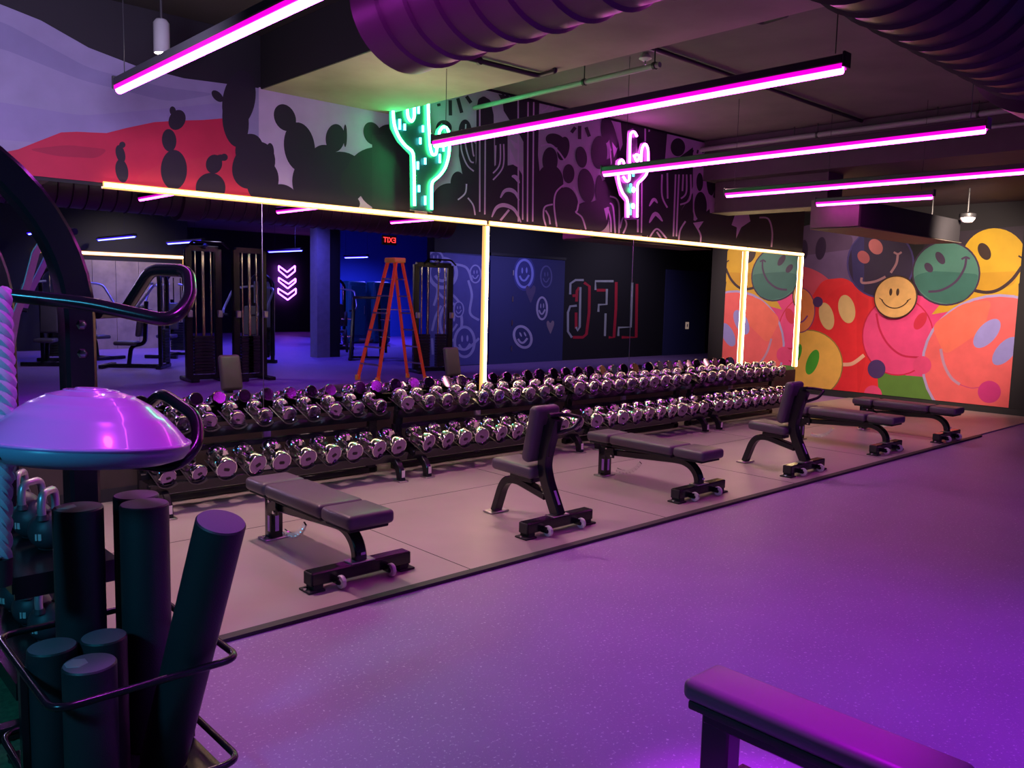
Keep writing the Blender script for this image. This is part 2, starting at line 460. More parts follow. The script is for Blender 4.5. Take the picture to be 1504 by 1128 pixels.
P.poly([(600, 780), (760, 700), (900, 700), (1010, 650), (1040, 720), (1150, 850), (1180, 880), (600, 840)], (0.58, 0.03, 0.07), smooth=60)
P.poly([(120, 660), (300, 640), (480, 660), (430, 700), (250, 690)], (0.42, 0.015, 0.06), smooth=40)
for e in [(540, 640, 14, 14, 0), (532, 680, 20, 40, -15), (538, 755, 28, 52, -10), (763, 490, 14, 20, -10), (782, 530, 36, 46, 25), (747, 620, 32, 50, -5), (768, 750, 58, 88, 0),
          (990, 695, 16, 16, 0), (968, 700, 26, 16, -20), (945, 725, 36, 42, 10), (930, 830, 66, 66, 0),
          (960, 425, 18, 32, -45), (1055, 440, 72, 130, 10), (1040, 530, 58, 120, -5), (1100, 660, 60, 70, 20), (1120, 730, 90, 110, 30), (1192, 672, 18, 40, 0), (1250, 860, 62, 44, 20), (1160, 800, 70, 90, 10),
          (1258, 520, 46, 62, -25), (1322, 650, 68, 110, -8), (1360, 800, 70, 100, 0), (1480, 610, 42, 62, 5), (1430, 700, 60, 60, 0), (1500, 790, 120, 120, 0), (1420, 850, 120, 80, 0), (1440, 900, 150, 60, 0)]:
    P.ell(*e[:4], BLK, e[4])
P.zoom(500, 0, 3.008)
for e in [(140, 590, 38, 52, -20), (210, 640, 70, 90, 0), (160, 760, 130, 110, 0), (60, 800, 60, 70, 0), (20, 600, 8, 50, 0), (240, 830, 160, 110, 0)]: P.ell(*e[:4], (0.022, 0.02, 0.026), e[4])
# right half
P.zoom(550, 120, 5.127)
P.poly([(330, 50), (1800, 50), (3300, 300), (3300, 1400), (330, 1000)], LAV)
P.poly([(-20, 400), (110, 400), (180, 480), (300, 560), (300, 1000), (-20, 1000)], (0.03, 0.026, 0.032))
for a in [[(480, 165), (485, 185)], [(568, 140), (570, 255)], [(625, 125), (655, 235)], [(690, 110), (725, 160)]]: P.stroke(a, 26, BLK, False)
P.ell(680, 380, 50, 95, BLK, 0); P.ell(520, 350, 60, 60, BLK)
P.ell(625, 765, 55, 88, BLK); P.ell(560, 900, 130, 135, BLK); P.ell(700, 900, 120, 130, BLK); P.ell(480, 960, 90, 90, BLK)
P.poly([(635, 350), (760, 470), (760, 1040), (660, 700), (632, 560)], BLK)
P.poly([(765, 200), (780, 130), (820, 108), (870, 140), (895, 250), (900, 640), (960, 640), (1060, 620), (1110, 700), (1140, 1100), (560, 1040), (700, 740), (740, 730), (765, 600)], BLK, smooth=14)
P.poly([(955, 70), (1130, 100), (1130, 360), (1040, 330), (970, 220)], BLK)
P.poly([(905, 420), (1000, 400), (1000, 700), (905, 740)], BLK)
for s_ in [[(655, 360), (650, 500), (690, 620), (745, 675)], [(685, 320), (682, 470), (715, 590), (745, 610)], [(720, 380), (740, 540), (750, 560)], [(790, 180), (790, 600), (790, 980)], [(832, 350), (830, 700), (828, 1000)],
           [(975, 80), (1010, 230), (1070, 320)], [(1010, 90), (1040, 220), (1100, 310)], [(945, 470), (940, 620), (890, 690)], [(970, 470), (965, 640), (890, 740)], [(910, 480), (905, 630)],
           [(690, 770), (680, 840), (625, 890)], [(700, 875), (740, 930), (755, 1005)], [(1115, 640), (1113, 1040)]]:
    P.stroke(s_, 11, LINE)
P.poly([(1015, 430), (1090, 480), (1085, 520), (1050, 500)], LINE); P.poly([(1015, 500), (1055, 590), (1085, 650), (1015, 610)], LINE)
for s_ in [[(945, 875), (975, 825), (1020, 815), (1060, 840), (1085, 895)], [(880, 1020), (915, 950), (975, 930), (1050, 965), (1100, 1060)], [(1030, 712), (1060, 720), (1088, 765)]]: P.stroke(s_, 30, LINE, taper=True)
P.stroke([(945, 1045), (1010, 965)], 16, LINE)
P.zoom(770, 150, 5.127)
P.poly([(-200, -60), (110, 0), (100, 400), (120, 600), (240, 700), (240, 1000), (-10, 940), (-10, 300)], BLK)
for s_ in [[(25, 0), (22, 500), (20, 900)], [(68, 0), (64, 400), (60, 900)], [(130, 70), (165, 50), (185, 20)], [(150, 90), (200, 70), (215, 30)], [(-50, -20), (-48, 900)]]: P.stroke(s_, 11, LINE)
for e in [(190, 440, 58, 100, 0), (230, 290, 75, 50, 20), (290, 350, 45, 90, 10), (330, 540, 44, 72, 0), (190, 600, 100, 130, 0), (310, 800, 95, 160, 0), (425, 415, 43, 80, -8), (462, 630, 62, 130, -8), (560, 380, 62, 125, 0), (180, 900, 80, 120, 0),
          (560, 660, 30, 110, 0), (620, 700, 80, 120, 0), (480, 860, 130, 110, 0), (545, 860, 90, 120, 0), (240, 950, 180, 80, 0), (700, 620, 60, 140, 0), (610, 200, 38, 110, 0), (700, 400, 60, 60, 0), (670, 300, 30, 180, -12), (760, 260, 60, 150, 0)]:
    P.ell(*e[:4], BLK, e[4])
P.poly([(570, 450), (620, 650), (640, 1000), (900, 1000), (900, 100), (720, 10), (700, 400)], BLK)
for s_ in [[(412, 180), (412, 280)], [(460, 190), (485, 260)], [(380, 190), (350, 230)]]: P.stroke(s_, 26, BLK, False)
for s_ in [[(240, 940), (220, 780), (235, 680), (295, 622)], [(365, 640), (405, 720), (395, 810), (385, 830), (430, 870), (460, 960)], [(210, 770), (150, 790), (140, 860), (160, 940)], [(155, 815), (180, 860), (190, 920)],
           [(120, 330), (190, 320), (250, 370), (300, 440)], [(640, 710), (690, 730), (710, 800), (708, 990)], [(640, 760), (665, 800), (680, 990)], [(620, 790), (645, 880), (648, 980)], [(740, 990), (765, 920), (740, 870), (715, 950)],
           [(850, 880), (850, 980)], [(880, 560), (878, 985)], [(905, 640), (905, 990)], [(640, 350), (650, 470)], [(720, 330), (700, 200)]]: P.stroke(s_, 12, LINE)
P.poly([(595, 800), (635, 790), (615, 890)], LINE); P.poly([(655, 300), (690, 350), (700, 340), (670, 420)], LINE)
P.poly([(680, 150), (720, 150), (735, 320), (715, 370)], LINE); P.poly([(240, 560), (280, 560), (290, 620), (260, 600)], BLK)
P.poly([(900, 100), (1180, 150), (1180, 950), (1400, 1200), (880, 1050)], BLK)
for s_ in [[(905, 180), (905, 300)], [(935, 190), (935, 320)], [(1000, 220), (1000, 330), (960, 370)], [(1030, 220), (1020, 370), (955, 420)], [(1060, 230), (1050, 380), (960, 415)], [(1035, 520), (1030, 700), (1070, 800)], [(1078, 520), (1078, 710)],
           [(920, 1020), (960, 950), (1010, 940), (1070, 1035)], [(975, 955), (1010, 980), (1020, 1030)], [(1120, 600), (1110, 1030)]]: P.stroke(s_, 12, LINE)
P.stroke([(930, 790), (960, 740), (1000, 780)], 24, LINE, taper=True); P.stroke([(930, 910), (975, 845), (1035, 900)], 30, LINE, taper=True)
P.poly([(975, 560), (998, 560), (995, 650), (945, 670)], LINE); P.poly([(1085, 200), (1128, 210), (1128, 450), (1050, 450)], LAV2)
P.zoom(950, 150, 4.512)
P.poly([(100, 170), (160, 190), (1300, 260), (1300, 1150), (0, 960), (0, 200)], BLK)
P.poly([(130, 200), (250, 225), (500, 300), (420, 700), (300, 800), (300, 600), (220, 720), (270, 640), (300, 560), (300, 300), (110, 440)], LAV2)
P.ell(200, 300, 48, 60, BLK); P.ell(345, 530, 22, 60, BLK); P.ell(350, 690, 42, 95, BLK); P.ell(275, 760, 30, 60, BLK); P.ell(290, 880, 65, 100, BLK); P.ell(420, 520, 30, 100, BLK)
for s_ in [[(95, 480), (95, 620), (130, 700)], [(130, 470), (132, 640)], [(185, 480), (170, 890)], [(207, 480), (190, 890)], [(235, 480), (230, 590)], [(258, 480), (255, 600), (220, 640)], [(285, 480), (280, 640), (215, 680)],
           [(205, 920), (215, 850), (250, 790)], [(320, 820), (350, 880), (350, 930)], [(740, 765), (800, 775), (825, 860), (820, 960)], [(460, 440), (495, 530)], [(5, 910), (60, 840), (125, 905)], [(60, 860), (90, 905)]]: P.stroke(s_, 11, LINE)
P.stroke([(10, 690), (40, 645), (65, 670)], 20, LINE, taper=True); P.stroke([(10, 800), (50, 740), (98, 790)], 26, LINE, taper=True)
P.poly([(400, 605), (545, 715), (535, 725), (412, 735)], (0.62, 0.42, 0.68)); P.poly([(580, 740), (670, 745), (680, 790), (620, 830), (585, 905), (590, 830), (555, 815)], LINE)
P.poly([(300, 800), (370, 790), (330, 850)], LINE)
for k in range(5): P.stroke([(290 + 38 * k, 345 - 3 * k), (300 + 32 * k, 318)], 12, BLK, False)
mc = P.build('cactus_mural')
tag(mc, 'painted desert mural of black cacti over lavender sky and red dune above the mirrors', 'mural')

# ================================================================== SMILEY MURAL
P = Paint(0, 13.748, -1, (4.03, 0.115), (7.49, 2.98))
P.zoom(1030, 280, 3.133)
CO = (0.82, 0.13, 0.13); YE = (0.62, 0.38, 0.015)
P.poly([(300, 165), (720, 185), (760, 480), (300, 480)], (0.15, 0.09, 0.22))
P.poly([(300, 160), (455, 170), (500, 155), (640, 175), (700, 215), (690, 270), (460, 300), (300, 300)], (0.10, 0.055, 0.13), smooth=20)
P.ell(475, 270, 16, 44, (0.03, 0.012, 0.05)); P.ell(550, 266, 24, 53, (0.03, 0.012, 0.05), 8)
P.poly([(420, 340), (500, 355), (560, 385), (610, 430), (560, 500), (480, 520), (420, 500)], (0.62, 0.08, 0.14), smooth=30)
P.poly([(560, 410), (660, 400), (720, 440), (860, 480), (1000, 560), (900, 990), (640, 990), (400, 990), (440, 600), (520, 470)], (0.80, 0.03, 0.04), smooth=30)
P.ell(690, 700, 175, 270, (0.78, 0.025, 0.035))
P.poly([(715, 470), (770, 500), (760, 760), (720, 960), (715, 700)], (0.72, 0.02, 0.03))
P.poly([(810, 840), (1020, 820), (1080, 1010), (820, 990)], (0.10, 0.24, 0.035))
P.poly([(1040, 200), (1500, 160), (1500, 560), (1100, 560), (960, 480)], (0.022, 0.014, 0.028))
P.ring(825, 335, 148, 152, 8, (0.06, 0.04, 0.20), (0.028, 0.014, 0.055))
P.poly([(690, 260), (750, 190), (750, 470), (700, 420)], (0.035, 0.025, 0.13), smooth=20)
P.ell(747, 306, 25, 32, (0.42, 0.10, 0.12), -40); P.ell(803, 258, 30, 38, (0.50, 0.14, 0.15), -35)
P.stroke([(738, 400), (742, 424), (800, 418), (848, 396)], 11, (0.40, 0.20, 0.24)); P.stroke([(872, 378), (898, 335), (905, 290)], 11, (0.40, 0.20, 0.24)); P.stroke([(886, 283), (905, 292), (922, 283)], 9, (0.40, 0.20, 0.24))
P.poly([(960, 470), (1160, 530), (1200, 560), (1060, 860), (940, 850)], (0.74, 0.05, 0.21))
P.ring(905, 670, 160, 176, 6, (0.55, 0.01, 0.05), (0.78, 0.06, 0.22))
P.stroke([(806, 565), (822, 640), (862, 710), (925, 758), (1010, 768)], 9, (0.55, 0.01, 0.07))
P.ell(1008, 600, 24, 44, (0.62, 0.02, 0.06), 32)
P.poly([(1180, 430), (1460, 430), (1460, 500), (1060, 570)], (0.62, 0.36, 0.02))
P.ell(1350, 325, 152, 152, YE)
P.poly([(1240, 380), (1465, 370), (1440, 430), (1350, 470), (1250, 465)], (0.55, 0.30, 0.012), smooth=16)
P.ell(1303, 280, 27, 42, (0.035, 0.015, 0.01), -28)
P.stroke([(1240, 455), (1310, 468), (1370, 455), (1430, 410), (1475, 350)], 15, (0.035, 0.015, 0.02))
P.stroke([(1460, 300), (1480, 312)], 8, (0.035, 0.015, 0.02))
P.ring(1127, 380, 150, 142, 8, (0.045, 0.02, 0.06), (0.07, 0.22, 0.17))
P.poly([(977, 400), (1000, 385), (1060, 370), (1180, 376), (1277, 385), (1262, 450), (1210, 505), (1140, 522), (1060, 505), (1000, 455)], (0.035, 0.15, 0.12), smooth=20)
P.ell(1100, 310, 18, 32, (0.05, 0.03, 0.07), -32); P.ell(1047, 354, 17, 25, (0.05, 0.03, 0.07), -38)
P.stroke([(1045, 465), (1105, 458), (1170, 420), (1210, 360), (1220, 310)], 11, (0.06, 0.035, 0.09)); P.stroke([(1198, 316), (1218, 306), (1236, 314)], 9, (0.06, 0.035, 0.09))
P.ring(1375, 800, 350, 312, 12, (0.42, 0.34, 0.62), CO)
P.poly([(1060, 620), (1200, 520), (1340, 500), (1300, 640), (1120, 760)], (0.86, 0.17, 0.11), smooth=40)
P.ell(1315, 657, 42, 82, (0.33, 0.30, 0.70), 42); P.ell(1400, 738, 40, 80, (0.30, 0.28, 0.66), 42)
P.stroke([(1102, 728), (1118, 800), (1150, 860), (1190, 892)], 13, (0.50, 0.28, 0.42)); P.stroke([(1190, 892), (1240, 908), (1280, 905)], 4, (0.6, 0.06, 0.2))
P.ell(1326, 926, 53, 51, (0.62, 0.03, 0.22))
P.ell(1017, 803, 42, 42, (0.74, 0.06, 0.20))
P.ell(807, 821, 41, 43, (0.065, 0.028, 0.15))
P.ell(790, 940, 42, 44, (0.76, 0.06, 0.20))
P.stroke([(645, 800), (695, 796), (750, 757)], 17, (0.80, 0.45, 0.30))
P.ell(577, 578, 33, 64, (0.72, 0.50, 0.22), -14); P.ell(670, 545, 38, 66, (0.74, 0.52, 0.22), -12)
P.ring(490, 800, 158, 156, 5, (0.30, 0.20, 0.05), (0.90, 0.52, 0.10))
P.ell(512, 789, 26, 60, (0.06, 0.38, 0.03), 20); P.ell(438, 755, 20, 52, (0.06, 0.38, 0.03), 20)
P.ring(455, 550, 66, 100, 5, (0.25, 0.05, 0.18), (0.88, 0.28, 0.09)); P.stroke([(440, 610), (470, 600), (490, 575)], 7, (0.25, 0.05, 0.25))
P.ell(537, 512, 23, 24, (0.08, 0.03, 0.14))
ms = P.build('smiley_mural')
tag(ms, 'bright wall mural of overlapping coloured smiling faces on the far end wall', 'mural')
# gold smiley plaque
pc = on(1030 + 893 / 3.133, 280 + 490 / 3.133, 0, 13.70)
pl = thing('smiley_plaque', 'round gold smiling face plaque mounted in front of the bright mural', 'wall plaque', pc)
Rp = 0.345
MX = Matrix.Rotation(PI / 2, 4, 'Y') @ Matrix.Identity(4)
M_gold = mat('gold_paint', (0.72, 0.42, 0.14), 0.5, var=0.1)
M_brown = mat('brown_paint', (0.05, 0.02, 0.01), 0.6)
MB().lathe([(0, -0.008), (Rp * 0.94, -0.008), (Rp * 0.96, 0.0), (Rp * 0.96, 0.03)], 40, MX).build('disc', M_gold, pl)
MB().tube([(0.0, (Rp - 0.01) * math.cos(t), (Rp - 0.01) * math.sin(t)) for t in [2 * PI * i / 40 for i in range(40)]], 0.012, 8, True).build('rim', M_brown, pl)
MB().cyl((0.03, 0, 0), (0.047, 0, 0), 0.12, 16).build('wall_mount', M_pipe, pl)
for sgn in (-1, 1):
    MB().lathe([(0, -0.004), (0.024, -0.002), (0.026, 0.004)], 16, Matrix.Translation((-0.008, sgn * 0.055 + 0.02, 0.08)) @ MX @ Matrix.Diagonal((2.4, 1, 1, 1))).build('eye', M_brown, pl)
MB().tube(arc((0, 0.06), 0.235, PI + 0.45, 2 * PI - 0.45, 14, lambda a, b: Vector((-0.012, a, b))), 0.008, 6).tube([(-0.012, -0.25, -0.02), (-0.012, -0.19, -0.055)], 0.006, 6).tube([(-0.012, 0.25, -0.02), (-0.012, 0.19, -0.055)], 0.006, 6).build('smile', M_brown, pl)

# ================================================================== NEON CACTUS SIGNS
def neon_sign(name, label, zoom, plane, paths, dashes, backing, m1, m2, mback, r=0.013):
    z0, z1, sc = zoom
    f = lambda u, v, dy=0: on(z0 + u / sc, z1 + v / sc, 1, plane) + Vector((0, dy, 0))
    c = f(*backing[0]); t = thing(name, label, 'neon sign', c)
    for p in paths:
        q = rnd([f(*a) - c for a in p], 0.06, 4)
        MB().tube(q, r, 8).build('neon_tube', m1, t)
    for u, a, b in dashes:
        MB().tube([f(u, a) - c, f(u, b) - c], r * 0.9, 8).build('neon_dash', m2, t)
    bk = MB(); bk.prism([f(*a, 0.022) - c for a in backing], (0, 0.006, 0)); bk.build('backing_plate', mback, t, smooth=False)
    xs = [a[0] for a in backing]; ys = [a[1] for a in backing]
    w = MB()
    for u, v in ((min(xs) * .5 + max(xs) * .5 - 10, max(ys) - 90), (min(xs) * .5 + max(xs) * .5 + 10, min(ys) * .4 + max(ys) * .6)):
        p = f(u, v) - c; w.cyl(p + Vector((0, 0.028, 0)), p + Vector((0, WY - plane - 0.012, 0)), 0.008, 8)
    w.build('wall_standoff', M_steel, t)
    return t
neon_sign('neon_cactus', 'green neon cactus sign above the mirrors, its top hidden by the slab', (550, 120, 5.127), 6.36,
    [[(138, 130), (140, 240), (150, 340), (190, 430), (240, 490), (292, 525), (298, 640), (302, 935)], [(243, 150), (252, 270), (278, 306), (300, 275), (300, 150)],
     [(403, 100), (407, 300), (420, 500), (435, 552), (465, 548), (475, 470), (500, 462), (530, 462)], [(485, 430), (488, 370), (522, 332), (556, 360), (562, 412)], [(566, 462), (560, 560), (535, 650), (490, 710), (438, 750), (430, 780), (430, 962)]],
    [(190, 282, 360), (228, 318, 365), (365, 330, 380), (345, 422, 470), (332, 180, 240), (327, 602, 660), (382, 575, 622), (520, 485, 525), (492, 545, 612), (335, 780, 830), (382, 860, 928)],
    [(120, 130), (420, 90), (430, 300), (445, 520), (470, 360), (520, 310), (585, 360), (585, 560), (555, 670), (460, 770), (450, 985), (280, 965), (275, 550), (180, 450), (125, 350)], M_grn, M_cyan, M_plate)
neon_sign('neon_cactus', 'small pink neon cactus sign above the mirrors behind the tube lights', (770, 150, 5.127), 6.38,
    [[(848, 258), (828, 218), (800, 232), (796, 300), (793, 465), (815, 485)], [(880, 460), (885, 345), (910, 308), (932, 345), (934, 470)], [(712, 495), (714, 450), (735, 430), (752, 455), (752, 495)],
     [(706, 545), (715, 620), (742, 690), (778, 730), (780, 868)], [(934, 500), (918, 550), (882, 588), (852, 612), (850, 868)], [(745, 560), (770, 600), (792, 590), (792, 545)], [(826, 400), (850, 458), (872, 400), (840, 396)]],
    [(802, 615, 640), (800, 810, 850), (822, 540, 560)],
    [(785, 215), (830, 195), (860, 240), (865, 380), (885, 310), (912, 295), (950, 340), (945, 520), (900, 595), (866, 625), (866, 885), (766, 885), (765, 745), (725, 700), (690, 560), (698, 440), (735, 415), (765, 450), (780, 500)], M_pnk, M_teal, M_clear, r=0.014)
sign2 = [o for o in C.objects if o.name.startswith('neon_cactus')][-1]
for a, b in [((800, 640), (835, 680)), ((800, 765), (828, 800))]:
    c = Vector(sign2.location)
    p = on(770 + (a[0] + b[0]) / 2 / 5.127, 150 + (a[1] + b[1]) / 2 / 5.127, 1, 6.385) - c
    MB().lathe([(0, 0), (0.03, 0.004), (0.03, 0.012), (0, 0.016)], 12, Matrix.Translation(p) @ Matrix.Rotation(PI / 2, 4, 'X')).build('neon_dot', M_grn, sign2)

# ================================================================== CEILING LIGHT TUBES
def led_tube(name, label, x, y0, y1, z, core, fringe, ceil_z, wires, group, w=0.052):
    t = thing(name, label, 'tube light', (x, (y0 + y1) / 2, z), 0, group)
    L = (y1 - y0); h = L / 2
    MB().box((0, 0, 0.036), (w + 0.006, L, 0.040), 0.004, 1).build('housing', M_pipe, t, smooth=False)
    MB().box((0, 0, 0.012), (w, L - 0.004, 0.006)).box((-w / 2 + 0.004, 0, 0.002), (0.008, L - 0.01, 0.018)).box((w / 2 - 0.004, 0, 0.002), (0.008, L - 0.01, 0.018)).build('halo_strip', fringe, t, smooth=False)  # glowing strips added beside the tube to imitate its halo
    MB().sweep([(0, -h + 0.012, -0.008), (0, h - 0.012, -0.008)], circ(0.0215, 14)).build('tube', core, t)
    for s_ in (-1, 1): MB().box((0, s_ * (h + 0.006), 0.032), (w + 0.012, 0.014, 0.070), 0.003, 1).build('end_cap', M_pipe, t, smooth=False)
    for wy in wires:
        MB().cyl((0, wy, 0.07), (0, wy, ceil_z - z), 0.0025, 6).build('hanger_wire', M_pipe, t)
    return t
G = 'magenta tube lights hung from the ceiling'
led_tube('tube_light', 'magenta tube light crossing the green cactus sign', 3.83, 1.92, 5.02, 2.68, M_hot, M_mag, 3.19, (-1.5, 1.42), G)
led_tube('tube_light', 'magenta tube light crossing the pink cactus sign', 5.70, 1.92, 5.02, 2.68, M_hot, M_mag, 3.63, (-1.45, 1.30), G)
led_tube('tube_light', 'magenta tube light running off the right side, above the short one', 7.62, 1.92, 5.02, 2.68, M_hot, M_mag, 3.63, (-1.45, 1.45), G)
led_tube('tube_light', 'short magenta tube light below the dark bulkhead', 8.88, 3.44, 4.68, 2.68, M_hot, M_mag, 3.63, (-0.5, 0.5), G, w=0.045)
led_tube('tube_light', 'bright violet-pink tube light at upper left near the round spotlight', 1.635, 1.92, 5.02, 2.68, M_hot2, M_mag, 3.60, (-1.45, 1.45), G)

# spotlight
sp = thing('ceiling_spotlight', 'black cylinder spotlight glowing warm white over the painted sky', 'spotlight', (1.92, 5.14, 2.95))
MB().lathe([(0.04, 0.0), (0.045, 0.0), (0.045, 0.17), (0.03, 0.19), (0, 0.19)], 20, cap=False).build('canister', M_pipeg, sp)
MB().lathe([(0, 0.004), (0.038, 0.004), (0.038, 0.012)], 16).build('lens', M_lens, sp)
MB().cyl((0, 0, 0.19), (0, 0, 0.65), 0.008, 8).build('stem', M_pipe, sp)
MB().sweep([(-0.30, -0.32, 0.648), (0.05, 0.05, 0.648)], rect(0.05, 0.02)).build('track', M_pipe, sp)

# ducts
M_ductd = mat('duct_dark', (0.035, 0.02, 0.035), 0.4, metal=0.3, bump=0.1)
def duct(name, label, a, b, r, ax, collar=None, m=M_duct):
    a, b = Vector(a), Vector(b); L = (b - a).length; t = thing(name, label, 'air duct', a)
    q = (b - a).to_track_quat('Z', 'Y').to_matrix().to_4x4()
    prof = [(0, 0), (r - 0.015, 0)]; n = int(L / 0.17)
    for i in range(n + 1):
        z = i * L / n
        prof += [(r, max(0.001, z - 0.012)), (r + 0.014, z), (r, min(L - 0.001, z + 0.012))] if 0 < i < n else [(r + 0.01, z)]
    prof += [(r - 0.015, L), (0, L)]
    MB().lathe(prof, 48, q, cap=False).build('duct_body', m, t)
    if collar:
        MB().lathe([(r, collar), (r + 0.05, collar + 0.02), (r + 0.05, collar + 0.3), (r, collar + 0.34)], 48, q, cap=False).build('collar', m, t)
    hb = MB()
    for f in (0.25, 0.75):
        p = q @ Vector((0, 0, L * f)); hb.cyl(p + Vector((0, 0, r)), p + Vector((0, 0, r + 0.10)), 0.008, 8)
    hb.build('hanger_rod', M_pipe, t)
    return t
duct('branch_duct', 'round ribbed duct lit magenta, ending near the green cactus sign', (2.28, 3.22, 2.87), (2.28, 1.61, 2.87), 0.28, 1)
duct('main_duct', 'large dark ribbed spiral duct crossing the upper right corner', (-1.5, 1.30, 2.84), (9.2, 1.30, 2.84), 0.29, 0, collar=6.0, m=M_ductd)
# rectangular ducts
t = thing('rectangular_duct', 'beige-bottomed rectangular duct under the bulkhead beside the cactus mural', 'air duct', (9.68, 5.65, 2.73))
MB().box((0, 0, 0.195), (0.36, 1.55, 0.385)).build('duct_body', M_beam, t, smooth=False)
MB().box((0, 0, -0.004), (0.39, 1.6, 0.012)).build('bottom_flange', M_hvac, t, smooth=False)
t = thing('rectangular_duct', 'dark rectangular duct with beige underside in front of the smiley mural', 'air duct', (10.55, 4.55, 2.43))
MB().box((0, 0, 0.15), (2.9, 0.55, 0.28)).build('duct_body', M_black, t, smooth=False)
MB().box((0, 0, -0.004), (2.94, 0.6, 0.010)).build('bottom_flange', M_hvac, t, smooth=False)
MB().box((-1.48, 0, 0.16), (0.05, 0.56, 0.31)).build('end_plate', M_hvac, t, smooth=False)
MB().cyl((1.2, 0, 0.28), (1.2, 0, 0.69), 0.01, 6).build('hanger_rod', M_pipe, t)
# pipes
def pipe(label, pts, r, m, rr=0.05, hang=None):
    t = thing('ceiling_pipe', label, 'pipe', pts[0]); o = Vector(pts[0])
    MB().tube(rnd([Vector(p) - o for p in pts], rr, 5), r, 10).build('pipe_run', m, t)
    if hang:
        for p, zt in hang:
            p = Vector(p) - o; MB().cyl(p, (p.x, p.y, zt - o.z), 0.005, 6).lathe([(r + 0.008, -0.012), (r + 0.008, 0.012)], 10, Matrix.Translation(p) @ Matrix.Rotation(PI / 2, 4, 'X')).build('hanger', M_pipe, t)
    return t
pipe('bent black conduit under the pale slab by the ribbed duct', [(3.24, 4.52, 3.165), (4.34, 4.47, 3.165), (4.33, 4.30, 3.165), (4.33, 4.30, 3.185)], 0.018, M_pipe, hang=[((3.8, 4.495, 3.165), 3.19)])
pipe('grey-green pipe running from the wall towards the sprinkler', [(5.42, 6.48, 3.40), (5.38, 4.20, 3.40)], 0.022, M_pipeg, hang=[((5.39, 5.0, 3.40), 3.63), ((5.38, 4.25, 3.40), 3.63)])
pipe('long black conduit on the purple ceiling behind the tube lights', [(5.35, 4.42, 3.60), (9.28, 4.42, 3.60)], 0.02, M_pipe)
pipe('black conduit with a bent end near the upper right duct', [(4.45, 3.45, 3.58), (5.53, 3.42, 3.58), (5.50, 3.20, 3.58), (5.5, 3.2, 3.62)], 0.02, M_pipe)
pipe('purple-lit pipe along the top edge of the bulkhead', [(9.22, 6.48, 3.50), (9.22, 1.0, 3.50)], 0.03, M_pipeg, hang=[((9.22, 4.9, 3.5), 3.63), ((9.22, 3.2, 3.5), 3.63)])
pipe('thin pipe just below the one on the bulkhead edge', [(9.24, 6.48, 3.36), (9.24, 1.0, 3.36)], 0.02, M_pipeg, hang=[((9.24, 5.2, 3.36), 3.63), ((9.24, 3.6, 3.36), 3.63)])
t = thing('sprinkler_head', 'small white pendant sprinkler plate above the pink cactus sign', 'sprinkler', (5.72, 4.62, 3.60))
MB().lathe([(0.02, 0.03), (0.05, 0.0), (0.055, -0.012), (0.02, -0.03), (0, -0.03)], 20).build('escutcheon', M_dome, t)
MB().cyl((0, 0, -0.03), (0, 0, -0.06), 0.008, 8).build('nozzle', M_steel, t)
t = thing('dome_camera', 'white dome security camera hung on a rod before the smiley mural', 'camera', (11.9, 4.16, 2.74))
MB().lathe([(0, -0.075), (0.06, -0.06), (0.09, -0.02), (0.095, 0.0)], 24).build('dome', M_dome, t)
MB().lathe([(0.095, 0.0), (0.1, 0.01), (0.1, 0.05), (0.04, 0.07), (0, 0.07)], 24).build('dome_housing', M_pipe, t)
MB().cyl((0, 0, 0.07), (0, 0, 0.38), 0.012, 8).build('rod', M_pipe, t)

# ================================================================== BENCHES
def pad(name, x, y0, y1, z0, z1, par, w=0.30, m=None):
    c = (x, (y0 + y1) / 2, (z0 + z1) / 2)
    return MB().box(c, (w, y1 - y0, z1 - z0), 0.028, 4).build(name, m or M_vinyl, par)
def foot_beam(t, half=0.31, y=0.0):
    MB().sweep([(-half, y, 0.085), (half, y, 0.085)], rect(0.085, 0.075, 0.008)).build('foot_beam', M_frame, t)
    for s_ in (-1, 1):
        MB().box((s_ * (half + 0.004), y, 0.085), (0.012, 0.08, 0.07), 0.004, 1).build('end_cap', M_rub, t)
        MB().box((s_ * (half - 0.035), y, 0.035), (0.055, 0.08, 0.035)).box((s_ * (half - 0.02), y, 0.022), (0.10, 0.11, 0.012), 0.003, 1).build('rubber_foot', M_rub, t)
        MB().lathe([(0.012, 0), (0.012, 0.012), (0, 0.014)], 8, Matrix.Translation((s_ * (half + 0.02), y, 0.028))).build('foot_bolt', M_chrome, t)
        wx = s_ * 0.16
        w = thing_part = MB().lathe([(0, -0.014), (0.012, -0.014), (0.016, -0.01), (0.034, -0.011), (0.037, -0.006), (0.037, 0.006), (0.034, 0.011), (0.016, 0.010), (0.012, 0.014), (0, 0.014)], 24,
            Matrix.Translation((wx, y - 0.078, 0.055)) @ Matrix.Rotation(PI / 2, 4, 'Y'), cap=False).build('wheel', M_wheel, t)
        MB().lathe([(0, -0.016), (0.014, -0.016), (0.014, 0.016), (0, 0.016)], 14, Matrix.Translation((wx, y - 0.078, 0.055)) @ Matrix.Rotation(PI / 2, 4, 'Y'), cap=False).build('hub', M_rub, w)
        MB().box((wx - 0.022, y - 0.055, 0.065), (0.008, 0.06, 0.04)).build('wheel_bracket', M_frame, t, smooth=False)
    MB().box((0, y, 0.125), (0.15, 0.09, 0.008), 0.002, 1).build('foot_plate', M_steel, t)
